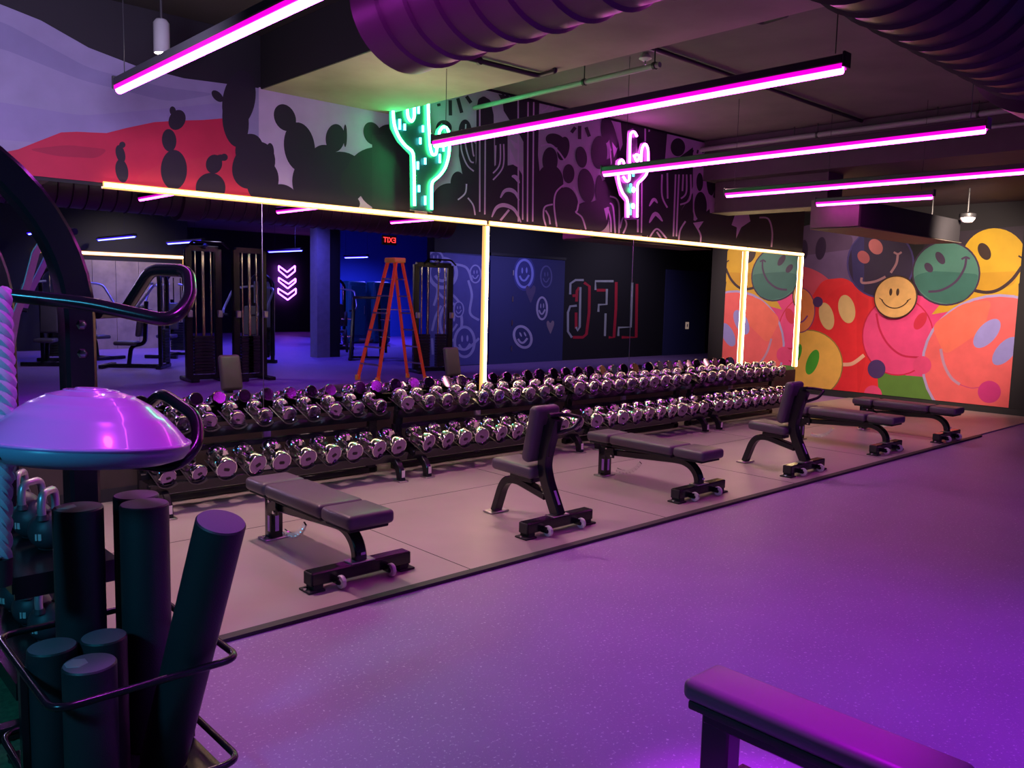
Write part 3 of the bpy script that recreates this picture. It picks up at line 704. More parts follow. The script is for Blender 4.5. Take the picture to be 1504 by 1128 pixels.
def make_bench():
    t = thing('weight_bench', '', 'weight bench')
    Z0, Z1 = 0.335, 0.415
    pad('seat_pad', 0, -0.13, 0.17, Z0, Z1, t); pad('back_pad', 0, 0.18, 0.84, Z0, Z1, t); pad('head_pad', 0, 0.85, 1.10, Z0, Z1, t)
    b = MB()
    for y0, y1 in ((-0.10, 0.15), (0.20, 0.82), (0.87, 1.08)): b.box((0, (y0 + y1) / 2, Z0 - 0.008), (0.25, y1 - y0, 0.02), 0.004, 1)
    b.build('pad_board', M_rub, t)
    foot_beam(t)
    # curved front post running back into the spine
    path = [(0, -0.01, 0.12), (0, -0.01, 0.17)] + arc((0.17, 0.16), 0.18, PI, PI / 2 + 0.15, 10, lambda a, b: Vector((0, a - 0.0, b - 0.07)))[1:] + [(0, 1.0, 0.225)]
    path = [(0, 0.0, 0.12), (0, 0.005, 0.17), (0, 0.03, 0.22), (0, 0.08, 0.262), (0, 0.15, 0.285), (0, 0.24, 0.285), (0, 1.0, 0.235)]
    MB().sweep(rnd(path, 0.03, 3), rect(0.075, 0.055, 0.008), up=(0, 0, 1)).build('spine', M_frame, t)
    MB().box((0, 1.0, 0.17), (0.085, 0.085, 0.30), 0.008, 2).build('rear_post', M_frame, t)
    MB().box((0, 1.0, 0.022), (0.17, 0.11, 0.010), 0.003, 1).build('rear_foot_plate', M_steel, t)
    for s_ in (-1, 1): MB().lathe([(0.012, 0), (0.012, 0.014), (0, 0.016)], 8, Matrix.Translation((s_ * 0.068, 1.0, 0.027))).build('foot_bolt', M_chrome, t)
    MB().box((0, 0.95, 0.30), (0.10, 0.12, 0.05), 0.006, 1).build('hinge_bracket', M_frame, t)
    MB().box((0, 0.22, 0.315), (0.08, 0.16, 0.04), 0.006, 1).build('hinge_bracket', M_frame, t)
    MB().box((-0.055, 0.9, 0.245), (0.02, 0.10, 0.09), 0.004, 1).build('pivot_plate', M_frame, t)
    MB().sweep([(0.035, 0.25, 0.312), (0.035, 0.85, 0.30)], rect(0.03, 0.03)).sweep([(-0.035, 0.25, 0.312), (-0.035, 0.85, 0.30)], rect(0.03, 0.03)).build('back_frame', M_frame, t)
    # hanging toothed adjustment arc
    q = arc((0.80, 0.32), 0.235, PI + 0.55, 1.5 * PI + 0.25, 16, lambda a, b: Vector((0, a, b)))
    k = MB().sweep(q, rect(0.012, 0.03))
    for p in q[2::2]: k.box(p + Vector((0, 0, -0.014)), (0.02, 0.012, 0.014))
    k.build('adjustment_arc', M_chrome, t, smooth=False)
    MB().box((0, -0.0405, 0.17), (0.028, 0.002, 0.014)).build('decal', M_decal, t, smooth=False)
    MB().box((-0.0435, 0.985, 0.12), (0.002, 0.025, 0.10)).box((0.0, 0.9565, 0.12), (0.025, 0.002, 0.10)).build('decal', M_decal, t, smooth=False)
    for s_ in (-1, 1): MB().lathe([(0.012, 0), (0.01, 0.008), (0, 0.009)], 10, Matrix.Translation((-0.065, 0.9 + 0.03 * s_, 0.25 + 0.03 * s_)) @ Matrix.Rotation(-PI / 2, 4, 'Y')).build('pivot_bolt', M_chrome, t)
    return t
b1 = make_bench()
b1.location = (2.465, 3.86, 0.0); b1['label'] = 'black adjustable bench on the mat, nearest the foam rollers'; b1['group'] = 'black adjustable flat benches on the mat'
GB = 'black adjustable flat benches on the mat'
dup(b1, (5.635, 3.83, 0), 0, 'black adjustable bench between the two upright-back chairs', GB)
dup(b1, (9.0, 3.78, 0), 0, 'black adjustable bench just beyond the farther upright-back chair', GB)
dup(b1, (10.42, 3.68, 0), 0, 'farthest black adjustable bench, right below the coral smiley', GB)

def make_chair():
    t = thing('utility_bench', '', 'upright bench')
    foot_beam(t)
    # mast: slants to the seat then bends upright
    path = [(0, -0.01, 0.12), (0, 0.10, 0.33), (0, 0.135, 0.44), (0, 0.115, 0.55), (0, 0.04, 0.78)]
    MB().sweep(rnd(path, 0.05, 4), rect(0.075, 0.085, 0.008), up=(0, 0, 1)).build('mast', M_frame, t)
    # rear leg curving into the seat rail
    path = [(0, 0.62, 0.03), (0, 0.55, 0.22), (0, 0.50, 0.28), (0, 0.40, 0.30), (0, 0.10, 0.235)]
    MB().sweep(rnd(path, 0.09, 5), rect(0.075, 0.055, 0.008), up=(0, 0, 1)).build('rear_leg', M_frame, t)
    MB().box((0, 0.62, 0.024), (0.17, 0.10, 0.012), 0.003, 1).build('rear_foot_plate', M_steel, t)
    # seat pad (tapered) and back pad
    s_ = MB(); s_.box((0, 0.345, 0.39), (0.26, 0.38, 0.085), 0.03, 4)
    for v in s_.bm.verts:
        k = (v.co.y - 0.15) / 0.38; v.co.x *= (0.82 + 0.28 * max(0, min(1, k))); v.co.z += 0.02 * k
    s_.build('seat_pad', M_vinyl, t)
    MB().box((0, 0.31, 0.33), (0.12, 0.22, 0.04), 0.006, 1).build('seat_bracket', M_frame, t)
    b = MB(); b.box((0, 0, 0), (0.25, 0.085, 0.40), 0.038, 5)
    R_ = Matrix.Translation((0, 0.175, 0.66)) @ Matrix.Rotation(math.radians(12), 4, 'X')
    for v in b.bm.verts:
        k = (v.co.z + 0.20) / 0.40; v.co.x *= 1.0 - 0.10 * math.sin(PI * min(1, max(0, k)) * 1.0); v.co.y += 0.018 * math.sin(PI * k)
        v.co = R_ @ v.co
    b.build('back_pad', M_vinyl, t)
    MB().box((0, 0.10, 0.62), (0.06, 0.10, 0.20), 0.006, 1, Matrix.Rotation(math.radians(12), 4, 'X')).build('back_bracket', M_frame, t)
    # handle loop behind
    MB().tube(rnd([(0.0, 0.05, 0.80), (0.09, 0.02, 0.80), (0.12, -0.09, 0.79), (0.07, -0.06, 0.72), (0.01, 0.05, 0.67)], 0.03, 4), 0.014, 10).build('handle', M_frame, t)
    MB().cyl((-0.06, 0.045, 0.80), (0.05, 0.045, 0.80), 0.017, 12).build('handle_mount', M_frame, t)
    MB().box((0, 0.0055, 0.24), (0.022, 0.002, 0.10), 0, 1, Matrix.Rotation(math.radians(-28), 4, 'X')).build('decal', M_decal, t, smooth=False)
    return t
c1 = make_chair(); c1.location = (4.03, 3.86, 0); c1['label'] = 'upright-back bench standing between the two nearer flat benches'; c1['group'] = 'upright-back benches on the mat'
dup(c1, (7.245, 3.78, 0), 0, 'upright-back bench standing before the end of the dumbbell racks', 'upright-back benches on the mat')

# foreground bench
t = thing('foreground_bench', 'plain flat bench with magenta-lit pad, cut off by the bottom edge', 'weight bench', (2.215, 1.07, 0.0))
MB().box((0, 0, 0.385), (0.195, 0.80, 0.07), 0.026, 4).build('pad', M_vinyl, t)
MB().box((0, 0, 0.338), (0.175, 0.76, 0.03), 0.008, 2).build('pad_board', M_rub, t)
MB().sweep([(0, -0.34, 0.305), (0, 0.34, 0.305)], rect(0.11, 0.05, 0.006)).build('spine', M_frame, t)
for y in (-0.31, 0.31):
    MB().sweep([(0, y, 0.30), (0, y, 0.04)], rect(0.10, 0.075, 0.006)).build('leg', M_frame, t)
    MB().sweep([(-0.19, y, 0.03), (0.19, y, 0.03)], rect(0.07, 0.05, 0.006)).build('foot_beam', M_frame, t)

# ================================================================== DUMBBELL RACKS
def db_master(r, L, hl):
    t = thing('dumbbell', '', 'dumbbell')
    for s_ in (-1, 1):
        y0 = s_ * hl / 2; y1 = s_ * (hl / 2 + L)
        prof = [(0, 0), (r * 0.55, 0), (r * 0.9, 0.004), (r, 0.014), (r, L - 0.010), (r * 0.955, L - 0.002), (r * 0.90, L), (r * 0.86, L - 0.003), (0, L - 0.003)]
        q = Matrix.Translation((0, y0, 0)) @ Matrix.Rotation(-s_ * PI / 2, 4, 'X')
        h = MB().lathe(prof, 28, q, cap=False).build('weight_head', M_chrome, t)
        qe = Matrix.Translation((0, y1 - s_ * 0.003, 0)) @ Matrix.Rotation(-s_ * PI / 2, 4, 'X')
        MB().lathe([(0, 0.002), (r * 0.85, 0.002), (r * 0.86, 0)], 28, qe, cap=False).build('end_plate', M_face_refl, h)  # added disc whose tint imitates the dark floor reflected in the head
        if s_ < 0:
            MB().box((0, y1 + 0.0005, -r * 0.05), (r * 0.5, 0.001, r * 0.28), 0.004, 1).build('stamped_mark', M_mark, h, smooth=False)
    MB().lathe([(0.013, -hl / 2 - 0.002), (0.016, -hl / 4), (0.0175, 0), (0.016, hl / 4), (0.013, hl / 2 + 0.002)], 14, Matrix.Rotation(PI / 2, 4, 'X')).build('handle', M_chrome, t)
    return t
ORD = ['first', 'second', 'third', 'fourth', 'fifth', 'sixth', 'seventh', 'eighth', 'ninth', 'tenth']
RK = ['rack nearest the foam rollers', 'second rack from foam rollers', 'third rack from foam rollers', 'rack at the far end']
TILT = math.radians(20)
masters = {}
racks = []
SX = [2.124, 4.334, 6.55, 8.77]
BOT = (5.83, 0.346); TOP = (6.085, 0.667)
def at_tier(tier, yl, zl):
    """tier-local (y along the slope, z across) -> world y,z"""
    y0, z0 = BOT if tier == 0 else TOP
    return (y0 + yl * math.cos(TILT) - zl * math.sin(TILT), z0 + yl * math.sin(TILT) + zl * math.cos(TILT))
def make_rack(x0, n=10, pitch=0.2125):
    t = thing('dumbbell_rack', '', 'dumbbell rack', (x0 - 0.11, 0, 0))
    xs = [0.11 + pitch * i for i in range(n)]; W = 0.11 * 2 + pitch * (n - 1)
    for tier in (0, 1):
        for yl in (-0.075, 0.085):
            y, z = at_tier(tier, yl, -0.105)
            MB().sweep([(0.0, y, z), (W, y, z)], rect(0.05, 0.045, 0.006)).build('rail', M_frame, t)
        y, z = at_tier(tier, -0.115, -0.10)
        MB().box((W / 2, y, z), (W, 0.008, 0.075), 0, 1, Matrix.Rotation(TILT, 4, 'X')).build('front_panel', M_frame, t, smooth=False)
        for i, x in enumerate(xs):
            s_ = MB(); pr = 0.088
            A = [PI * 1.5 + math.radians(a) for a in range(-50, 51, 10)]
            outer = [(pr * math.cos(a), pr * math.sin(a)) for a in A]; inner = [((pr - 0.006) * math.cos(a), (pr - 0.006) * math.sin(a)) for a in reversed(A)]
            pts = outer + inner
            va = []
            for yl in (-0.135, 0.13):
                ring = []
                for a, b in pts:
                    yy, zz = at_tier(tier, yl, b); ring.append(s_.bm.verts.new((x + a, yy, zz)))
                va.append(ring)
            m_ = len(pts)
            for k in range(m_): s_.bm.faces.new((va[0][k], va[0][(k + 1) % m_], va[1][(k + 1) % m_], va[1][k]))
            s_.bm.faces.new(va[0]); s_.bm.faces.new(list(reversed(va[1])))
            s_.build('saddle', M_saddle, t)
    # end frames
    for x in (0.10, W - 0.10):
        yb, zb = at_tier(0, 0.0, -0.13); yt, zt = at_tier(1, 0.05, -0.13)
        MB().sweep(rnd([(x, 5.70, 0.02), (x, 5.715, 0.12), (x, 5.80, 0.19), (x, 6.0, 0.23), (x, 6.16, 0.24)], 0.07, 5), rect(0.05, 0.07, 0.006)).build('leg', M_frame, t)
        MB().box((x, 5.70, 0.022), (0.09, 0.09, 0.010), 0.002, 1).build('foot_plate', M_steel, t)
        MB().box((x, 5.668, 0.085), (0.03, 0.003, 0.06)).build('decal', M_decw, t, smooth=False)
        MB().sweep([(x, 6.16, 0.016), (x, 6.16, 0.36), (x, 6.13, 0.60)], rect(0.05, 0.08, 0.006)).build('upright', M_frame, t)
        MB().sweep([(x, 5.99, 0.24), (x, 6.16, 0.33)], rect(0.05, 0.05, 0.006)).build('brace', M_frame, t)
    MB().sweep([(0.05, 6.16, 0.045), (W - 0.05, 6.16, 0.045)], rect(0.05, 0.05, 0.006)).build('floor_rail', M_frame, t)
    MB().sweep([(0.05, 6.16, 0.40), (W - 0.05, 6.16, 0.40)], rect(0.04, 0.05, 0.006)).build('back_rail', M_frame, t)
    MB().box((W * 0.5, 6.19, 0.30), (0.06, 0.03, 0.50)).build('center_post', M_steel, t, smooth=False)
    return t
r0 = make_rack(SX[0])
RL = ['two-tier black dumbbell rack nearest the foam rollers', 'two-tier black dumbbell rack behind the nearer upright-back bench', 'two-tier black dumbbell rack behind the second flat bench', 'two-tier black dumbbell rack at the far right end of the row']
r0['label'] = RL[0]; r0['group'] = 'black dumbbell racks along the mirrors'
for i in (1, 2, 3): dup(r0, (SX[i] - 0.11, 0, 0), 0, RL[i], 'black dumbbell racks along the mirrors')
def place_db(master, first, x, tier, label, r):
    y, z = at_tier(tier, 0.0, -0.082 + 0.006 + r - 0.006)
    o = master if first else dup(master)
    o.location = (x, y, z + 0.001); o.rotation_euler = (TILT, random.uniform(-0.6, 0.6), 0)
    o['label'] = label; o['group'] = 'chrome dumbbells on the racks'
    return o
# sizes: heavier on the lower tier, lighter on the upper
for tier in (0, 1):
    for k in range(4):
        for i in range(10):
            if tier == 0: r = 0.062 if (k == 0 and i < 2) else 0.079
            else: r = (0.060, 0.067, 0.073, 0.077)[k]
            key = r
            lab = 'chrome dumbbell, %s from left, %s tier, %s' % (ORD[i], ('lower', 'upper')[tier], RK[k])
            if key not in masters:
                L = 0.060 + (r - 0.06) * 0.6
                masters[key] = db_master(r, L, 0.092); first = True
            else: first = False
            place_db(masters[key], first, SX[k] + 0.2125 * i, tier, lab, r)

# ================================================================== STORAGE RIG (left foreground)
t = thing('storage_rig', 'tall black arched storage rig with looped holders, left foreground', 'storage rig', (0.888, 3.22, 0))
def arch(y):
    r = 0.66; cx = -r
    return [(0, y, 0.0), (0, y, 1.0), (0, y, 1.46)] + arc((cx, 1.48), r, 0, PI, 28, lambda a, b: Vector((a, y, b))) + [(2 * cx, y, 1.0), (2 * cx, y, 0.0)]
MB().sweep(arch(0.0), rect(0.10, 0.11, 0.012), up=(0, 1, 0)).build('arch_frame', M_frame, t)
MB().sweep(arch(1.15), rect(0.10, 0.11, 0.012), up=(0, 1, 0)).build('arch_frame', M_frame, t)
for x in (-0.66,):
    MB().sweep([(x, 0.04, 2.14), (x, 1.11, 2.14)], rect(0.07, 0.05, 0.008)).build('top_bar', M_frame, t)
MB().sweep([(0.03, 0.05, 1.00), (0.03, 1.10, 1.00)], rect(0.06, 0.03, 0.006)).build('side_rail', M_frame, t)
MB().sweep([(0.0, 0.05, 0.04), (0.0, 1.10, 0.04)], rect(0.06, 0.05, 0.006)).build('base_rail', M_frame, t)
MB().sweep([(-1.3, 0.0, 0.04), (-0.04, 0.0, 0.04)], rect(0.06, 0.05, 0.006)).build('base_rail', M_frame, t)
# shelves for kettlebells
for z in (0.535, 0.135):
    k = MB(); k.box((-0.02, 0.60, z), (0.36, 0.94, 0.02)).box((-0.20, 0.60, z - 0.02), (0.012, 0.94, 0.065)).box((-0.02, 0.125, z - 0.03), (0.36, 0.012, 0.085))
    k.build('shelf_tray', M_frame, t, smooth=False)
q = ptd
org = Vector((0.888, 3.22, 0))
up1 = [q(-60, 428, 2.55), q(0, 432, 2.55), q(130, 446, 2.58), q(252, 473, 2.6), q(280, 440, 2.68), q(277, 398, 2.8), q(222, 396, 2.95), q(183, 458, 3.2), Vector((0.95, 3.20, 1.50))]
MB().tube(rnd([p - org for p in up1], 0.06, 6), 0.0215, 14).build('holder_loop', M_frame, t)
lo1 = [Vector((0.88, 3.17, 1.06)), on(60, 655, 2, 1.04), on(130, 674, 2, 1.035), on(258, 686, 2, 1.03)]
yb = lo1[-1].y
lo1 += [on(291, 655, 1, yb + 0.02), on(289, 612, 1, yb + 0.10), on(238, 577, 1, yb + 0.32), on(212, 600, 1, yb + 0.50), Vector((0.965, 3.22, 1.08))]
MB().tube(rnd([p - org for p in lo1], 0.055, 6), 0.0205, 14).build('holder_loop', M_frame, t)
for z in (1.46, 1.36):
    MB().lathe([(0.018, 0), (0.018, 0.006), (0.012, 0.012), (0, 0.013)], 6, Matrix.Translation((0.0, -0.05, z)) @ Matrix.Rotation(PI / 2, 4, 'X')).build('frame_bolt', M_chrome, t)

# balance dome
bc = ptd(130, 658, 2.5)
t = thing('balance_dome', 'violet half-ball balance trainer resting in the rig holder', 'balance trainer', bc)
t.rotation_euler = (math.radians(-2), math.radians(5), 0)
Rb = 0.282
prof = [(0, -0.035), (Rb * 0.80, -0.035), (Rb * 0.95, -0.020), (Rb * 1.0, 0.0), (Rb * 1.0, 0.018), (Rb * 0.98, 0.026)]
MB().lathe(prof, 64).build('base_disc', M_bosub, t)
dome = [(Rb * 0.985, 0.024)]
H = 0.152
for i in range(0, 19):
    a = i / 18 * PI / 2; rr = Rb * 0.985 * (1 - i / 18.0); zz = 0.026 + H * (1 - (rr / (Rb * 0.985)) ** 2.3)
    dome.append((rr, zz))
    if i in (4, 7, 10, 13, 15): dome.append((max(rr - 0.003, 0.001), zz + 0.004))
MB().lathe(dome, 64, cap=False).build('dome', M_bosu, t)
MB().tube([(Rb * 0.995 * math.cos(a), Rb * 0.995 * math.sin(a), 0.024) for a in [2 * PI * i / 64 for i in range(64)]], 0.006, 8, True).build('rim_band', M_bosu, t)
MB().lathe([(0.012, 0), (0.012, 0.004), (0, 0.005)], 12, Matrix.Translation((-0.255, -0.11, 0.0)) @ Matrix.Rotation(PI / 2, 4, 'X')).build('air_plug', M_rub, t)

# bands
def band(label, pts, m, w=0.035):
    o = MB().sweep([Vector(p) - pts[0] for p in pts], rect(w, 0.004), up=(0.7, -0.7, 0)).build('resistance_band', m); o.location = pts[0]
    tag(o, label, 'resistance band', 'resistance bands hanging on the rig')
band('pale grey flat resistance band looped over the rig, the longer one', [q(74, 336, 3.05), q(52, 372, 3.05), q(40, 418, 3.05), q(24, 462, 3.05), q(14, 520, 3.05), q(8, 575, 3.05)], M_band1, 0.042)
band('purple flat resistance band looped over the rig, the shorter one', [q(80, 350, 3.12), q(66, 385, 3.12), q(46, 425, 3.12), q(36, 452, 3.12)], M_band2, 0.036)
t = thing('band_peg', 'thin black peg bar on the rig carrying the resistance bands', 'peg', q(78, 338, 3.08))
pg = q(78, 338, 3.08); MB().cyl((-0.06, 0, 0), Vector((0.88, 3.18, 1.78)) - pg, 0.012, 10).build('peg_bar', M_frame, t)

# ropes
def rope(label, pts, r=0.022):
    t = thing('battle_rope', label, 'rope', pts[0], 0, 'pale ropes hanging at the left edge')
    L = sum((Vector(pts[i + 1]) - Vector(pts[i])).length for i in range(len(pts) - 1))
    for k in range(3):
        P_ = []
        n = int(L / 0.008)
        for i in range(n + 1):
            s_ = i / n * (len(pts) - 1); j = min(int(s_), len(pts) - 2); f = s_ - j
            p = Vector(pts[j]).lerp(Vector(pts[j + 1]), f) - Vector(pts[0])
            a = i * 0.008 / 0.055 * 2 * PI / 2 + k * 2 * PI / 3
            P_.append(p + Vector((math.cos(a) * r * 0.5, math.sin(a) * r * 0.5, 0)))
        MB().tube(P_, r * 0.56, 7).build('rope_strand', M_rope, t)
    e = MB(); e.cyl(Vector(pts[-1]) - Vector(pts[0]), Vector(pts[-1]) - Vector(pts[0]) - Vector((0, 0, 0.08)), r * 1.05, 14, r * 0.9); e.build('rubber_end', M_rub, t)
    return t
rope('thick pale twisted rope hanging at the left edge, nearer strand', [q(0, 425, 2.42), q(3, 500, 2.42), q(7, 570, 2.42), q(6, 640, 2.42), q(2, 720, 2.42), q(1, 820, 2.42)], 0.030)
rope('thick pale twisted rope end hanging beside the balance dome, shorter strand', [q(14, 560, 2.52), q(12, 620, 2.52), q(13, 660, 2.52), q(13, 705, 2.52)], 0.020)

# kettlebells
def kettlebell():
    t = thing('kettlebell', '', 'kettlebell')
    R = 0.078
    prof = [(0, 0), (R * 0.55, 0)] + [(R * math.cos(a), R * 0.92 + R * math.sin(a)) for a in [(-0.40 * PI + 0.80 * PI * i / 14) for i in range(15)]] + [(R * 0.2, R * 1.94), (0, R * 1.94)]
    MB().lathe(prof, 32).build('ball', M_kb, t)
    h = [(-0.052, 0, R * 1.70), (-0.058, 0, R * 2.2), (-0.048, 0, R * 2.95), (0.048, 0, R * 2.95), (0.058, 0, R * 2.2), (0.052, 0, R * 1.70)]
    MB().tube(rnd(h, 0.035, 5), 0.0155, 12).build('handle', M_kbh, t)
    for s_ in (-1, 1): MB().lathe([(0.024, 0), (0.019, 0.02)], 12, Matrix.Translation((s_ * 0.053, 0, R * 1.62))).build('handle_collar', M_kb, t)
    MB().box((-0.0765, 0, 0.062), (0.004, 0.012, 0.026)).box((-0.0765, 0.014, 0.062), (0.004, 0.007, 0.026)).build('weight_mark', M_decw, t, smooth=False)
    return t
kb = kettlebell(); KG = 'kettlebells on the rig shelves'
kd = [(0.885, 3.66, 0.546, 'kettlebell with pale steel handle on the upper shelf, nearest the tall roller'), (0.875, 3.87, 0.546, 'kettlebell with pale steel handle on the upper shelf, second back'),
      (0.880, 4.08, 0.546, 'kettlebell on the upper shelf, farthest back beside the rope'), (0.885, 3.72, 0.146, 'kettlebell on the lower shelf, nearest the short foam rollers'),
      (0.875, 3.94, 0.146, 'kettlebell on the lower shelf, second back'), (0.870, 4.15, 0.146, 'kettlebell on the lower shelf, farthest back at the left edge')]
for i, (x, y, z, lab) in enumerate(kd):
    o = kb if i == 0 else dup(kb)
    o.location = (x, y, z); o.rotation_euler = (0, 0, math.radians((50, 35, 60, 40, 55, 30)[i])); o['label'] = lab; o['group'] = KG

# foam roller basket and rollers
BX0, BX1, BY0, BY1 = 0.580, 1.115, 2.436, 3.085
t = thing('roller_basket', 'black wire-tube floor stand holding the foam rollers', 'stand', (BX0, BY0, 0))
dx, dy = BX1 - BX0, BY1 - BY0
for z in (0.44, 0.10):
    ring_ = [(0, 0, z), (dx, 0, z), (dx, dy, z), (0, dy, z)]
    MB().tube(rnd(ring_, 0.06, 6, True), 0.0115, 12, True).build('ring', M_frame, t)
for x, y in ((0, 0.5 * dy), (dx, 0.62 * dy), (0.45 * dx, dy)):
    MB().sweep([(x, y, 0.012), (x, y, 0.44)], rect(0.03, 0.02)).build('upright', M_frame, t)
MB().box((dx / 2, dy / 2, 0.030), (dx - 0.02, dy - 0.02, 0.012), 0.004, 1).build('base_plate', M_frame, t)
for x, y in ((0.03, 0.03), (dx - 0.03, 0.03), (dx - 0.03, dy - 0.03), (0.03, dy - 0.03)):
    MB().cyl((x, y, 0.012), (x, y, 0.026), 0.02, 12).build('rubber_foot', M_rub, t)
def roller(label, base, top, r, patch=False):
    b = Vector(base); d = Vector(top) - b; L = d.length
    t = thing('foam_roller', label, 'foam roller', b, 0, 'black foam rollers in the stand')
    qm = d.to_track_quat('Z', 'Y').to_matrix().to_4x4()
    MB().lathe([(0, 0), (r - 0.006, 0), (r, 0.006), (r, L - 0.006), (r - 0.004, L - 0.001)], 36, qm, cap=False).build('foam_body', M_foam, t)
    MB().lathe([(r - 0.004, L - 0.001), (r - 0.008, L), (0, L)], 36, qm, cap=False).build('end_face', M_foamt, t)
    if patch:
        MB().lathe([(r * 0.45, 0), (r * 0.43, 0.0015), (0, 0.0015)], 6, qm @ Matrix.Translation((r * 0.42, -r * 0.25, L)) @ Matrix.Rotation(0.5, 4, 'Z')).build('label_patch', M_ivory2, t)
M_ivory2 = mat('label_patch', (0.35, 0.33, 0.34), 0.5)
zb = 0.037
roller('tall black foam roller at the left of the tall ones', (0.785, 2.895, zb), (0.785, 2.895, 0.885), 0.0755, True)
roller('tall black foam roller behind another, in the middle of the stand', (1.00, 2.995, zb), (1.00, 2.995, 0.875), 0.0745)
roller('tall black foam roller standing upright in the middle, in front', (0.972, 2.835, zb), (0.972, 2.835, 0.880), 0.077)
roller('tall black foam roller leaning outward to the right', (0.955, 2.66, zb + 0.025), (1.040, 2.385, 0.905), 0.074)
roller('short black foam roller nearest the left edge of the stand', (0.662, 2.755, zb), (0.662, 2.755, 0.497), 0.070)
roller('short black foam roller behind the other two short ones', (0.805, 2.735, zb), (0.805, 2.735, 0.497), 0.068)
roller('short black foam roller in front with a scuffed patch on top', (0.712, 2.560, zb), (0.712, 2.560, 0.497), 0.074, True)

# ================================================================== THE GYM BEHIND (seen in the mirrors)
# navy painted sections of the rear wall
def vx(px, py=450, Y=14.44): return on(px, py, 1, Y).x
struct(boxo('trim_6', (vx(650), -1.439, 0), (vx(826), -1.40, 2.47), M_navy), 'navy wall section painted with chalky smiling faces', 'wall section')
struct(boxo('trim_7', (vx(975), -1.439, 0), (vx(1036), -1.40, 2.40), M_navy), 'plain navy wall section with a small ivory switch', 'wall section')
struct(boxo('trim_8', (vx(716), -1.43, 2.47), (vx(826), -1.36, 2.53), M_pipe), 'black rail above the navy wall section', 'rail')
dr = MB().box(((vx(716) + vx(750)) / 2, -1.385, 1.18), (vx(750) - vx(716), 0.03, 2.36)).build('door_1', M_navy, smooth=False); struct(dr)
for i, z in enumerate((0.35, 0.95, 1.5, 2.1)):
    MB().cyl((vx(749), -1.362, z - 0.06), (vx(749), -1.362, z + 0.06), 0.016, 8).build('door_hinge', M_steel, dr)
class VPaint(Paint):
    def w2(s, u, v):
        p = on(s.z[0] + u / s.z[2], s.z[1] + v / s.z[2], 1, 13 - s.val); return (p.x, p.z)
def sm_face(P, cx, cy, rx, ry, w, c, bg, rot=0):
    P.ring(cx, cy, rx - w, ry - w, w, c, bg, rot)
    P.ell(cx - rx * 0.22, cy - ry * 0.2, rx * 0.09, ry * 0.2, c, rot); P.ell(cx + rx * 0.25, cy - ry * 0.22, rx * 0.09, ry * 0.2, c, rot)
    P.stroke([(cx - rx * 0.5, cy + ry * 0.15), (cx - rx * 0.25, cy + ry * 0.42), (cx + rx * 0.1, cy + ry * 0.45), (cx + rx * 0.5, cy + ry * 0.1)], w * 0.8, c)
NV = (0.045, 0.05, 0.16); CH = (0.38, 0.38, 0.66); CH2 = (0.55, 0.50, 0.66); CH3 = (0.14, 0.14, 0.32)
P = VPaint(1, -1.398, 1, (10.9, 0.02), (22, 2.46)); P.zoom(700, 310, 3.76)
P.ell(262, 345, 60, 95, (0.07, 0.08, 0.30))
sm_face(P, 262, 345, 52, 82, 13, (0.32, 0.36, 0.85), (0.06, 0.07, 0.26))
sm_face(P, 383, 362, 34, 62, 8, CH3, NV)
sm_face(P, 360, 537, 33, 66, 11, CH2, NV); sm_face(P, 253, 695, 52, 68, 14, CH2, NV, -25)
for cx, cy, s_, c in ((296, 450, 30, (0.13, 0.10, 0.20)), (405, 635, 23, (0.34, 0.25, 0.30))):
    P.poly([(cx, cy - s_ * 0.6), (cx + s_ * 0.5, cy - s_ * 1.4), (cx + s_ * 0.95, cy - s_ * 1.1), (cx + s_ * 0.9, cy - s_ * 0.2), (cx + s_ * 0.05, cy + s_ * 2.0), (cx - s_ * 0.8, cy), (cx - s_ * 0.9, cy - s_ * 1.0), (cx - s_ * 0.5, cy - s_ * 1.4)], c, smooth=8)
P.zoom(360, 300, 3.76)
P.poly([(1000, 260), (1330, 290), (1330, 950), (1000, 900)], (0.10, 0.10, 0.34))
for a in ((1135, 650, 68, 110, 15), (1090, 380, 85, 90, 20), (1270, 385, 34, 52, 8), (1178, 580, 30, 45, 7), (1210, 760, 62, 90, 15), (1050, 300, 45, 45, 10)):
    sm_face(P, *a, CH, (0.08, 0.08, 0.30))
for s_ in [[(1060, 480), (1100, 520), (1140, 500), (1180, 540)], [(1080, 560), (1050, 620), (1030, 700)], [(1230, 420), (1250, 500), (1240, 600), (1290, 640)], [(1150, 330), (1220, 350), (1250, 420)], [(1020, 420), (1060, 470), (1040, 560)],
           [(1160, 790), (1220, 800), (1290, 740)], [(1030, 740), (1035, 830)]]: P.stroke(s_, 13, CH)
o = P.build('chalk_mural'); tag(o, 'chalky white smiling faces and hearts painted on the navy wall, seen in the mirror', 'mural')
P = VPaint(1, -1.435, 1, (10.9, 0.02), (24, 3.0)); P.zoom(700, 310, 3.76)
Wt = (0.45, 0.48, 0.50); Rd = (0.55, 0.02, 0.05)
for s_ in [[(592, 395), (622, 415), (620, 560), (605, 680), (585, 697), (530, 697)], [(528, 468), (552, 466)], [(566, 422), (553, 440), (550, 500)], [(548, 560), (548, 650)], [(770, 392), (768, 540), (757, 697), (728, 697)], [(662, 437), (715, 437)], [(884, 402), (880, 697), (800, 697)]]:
    P.stroke(s_, 15, Rd, smooth=False)
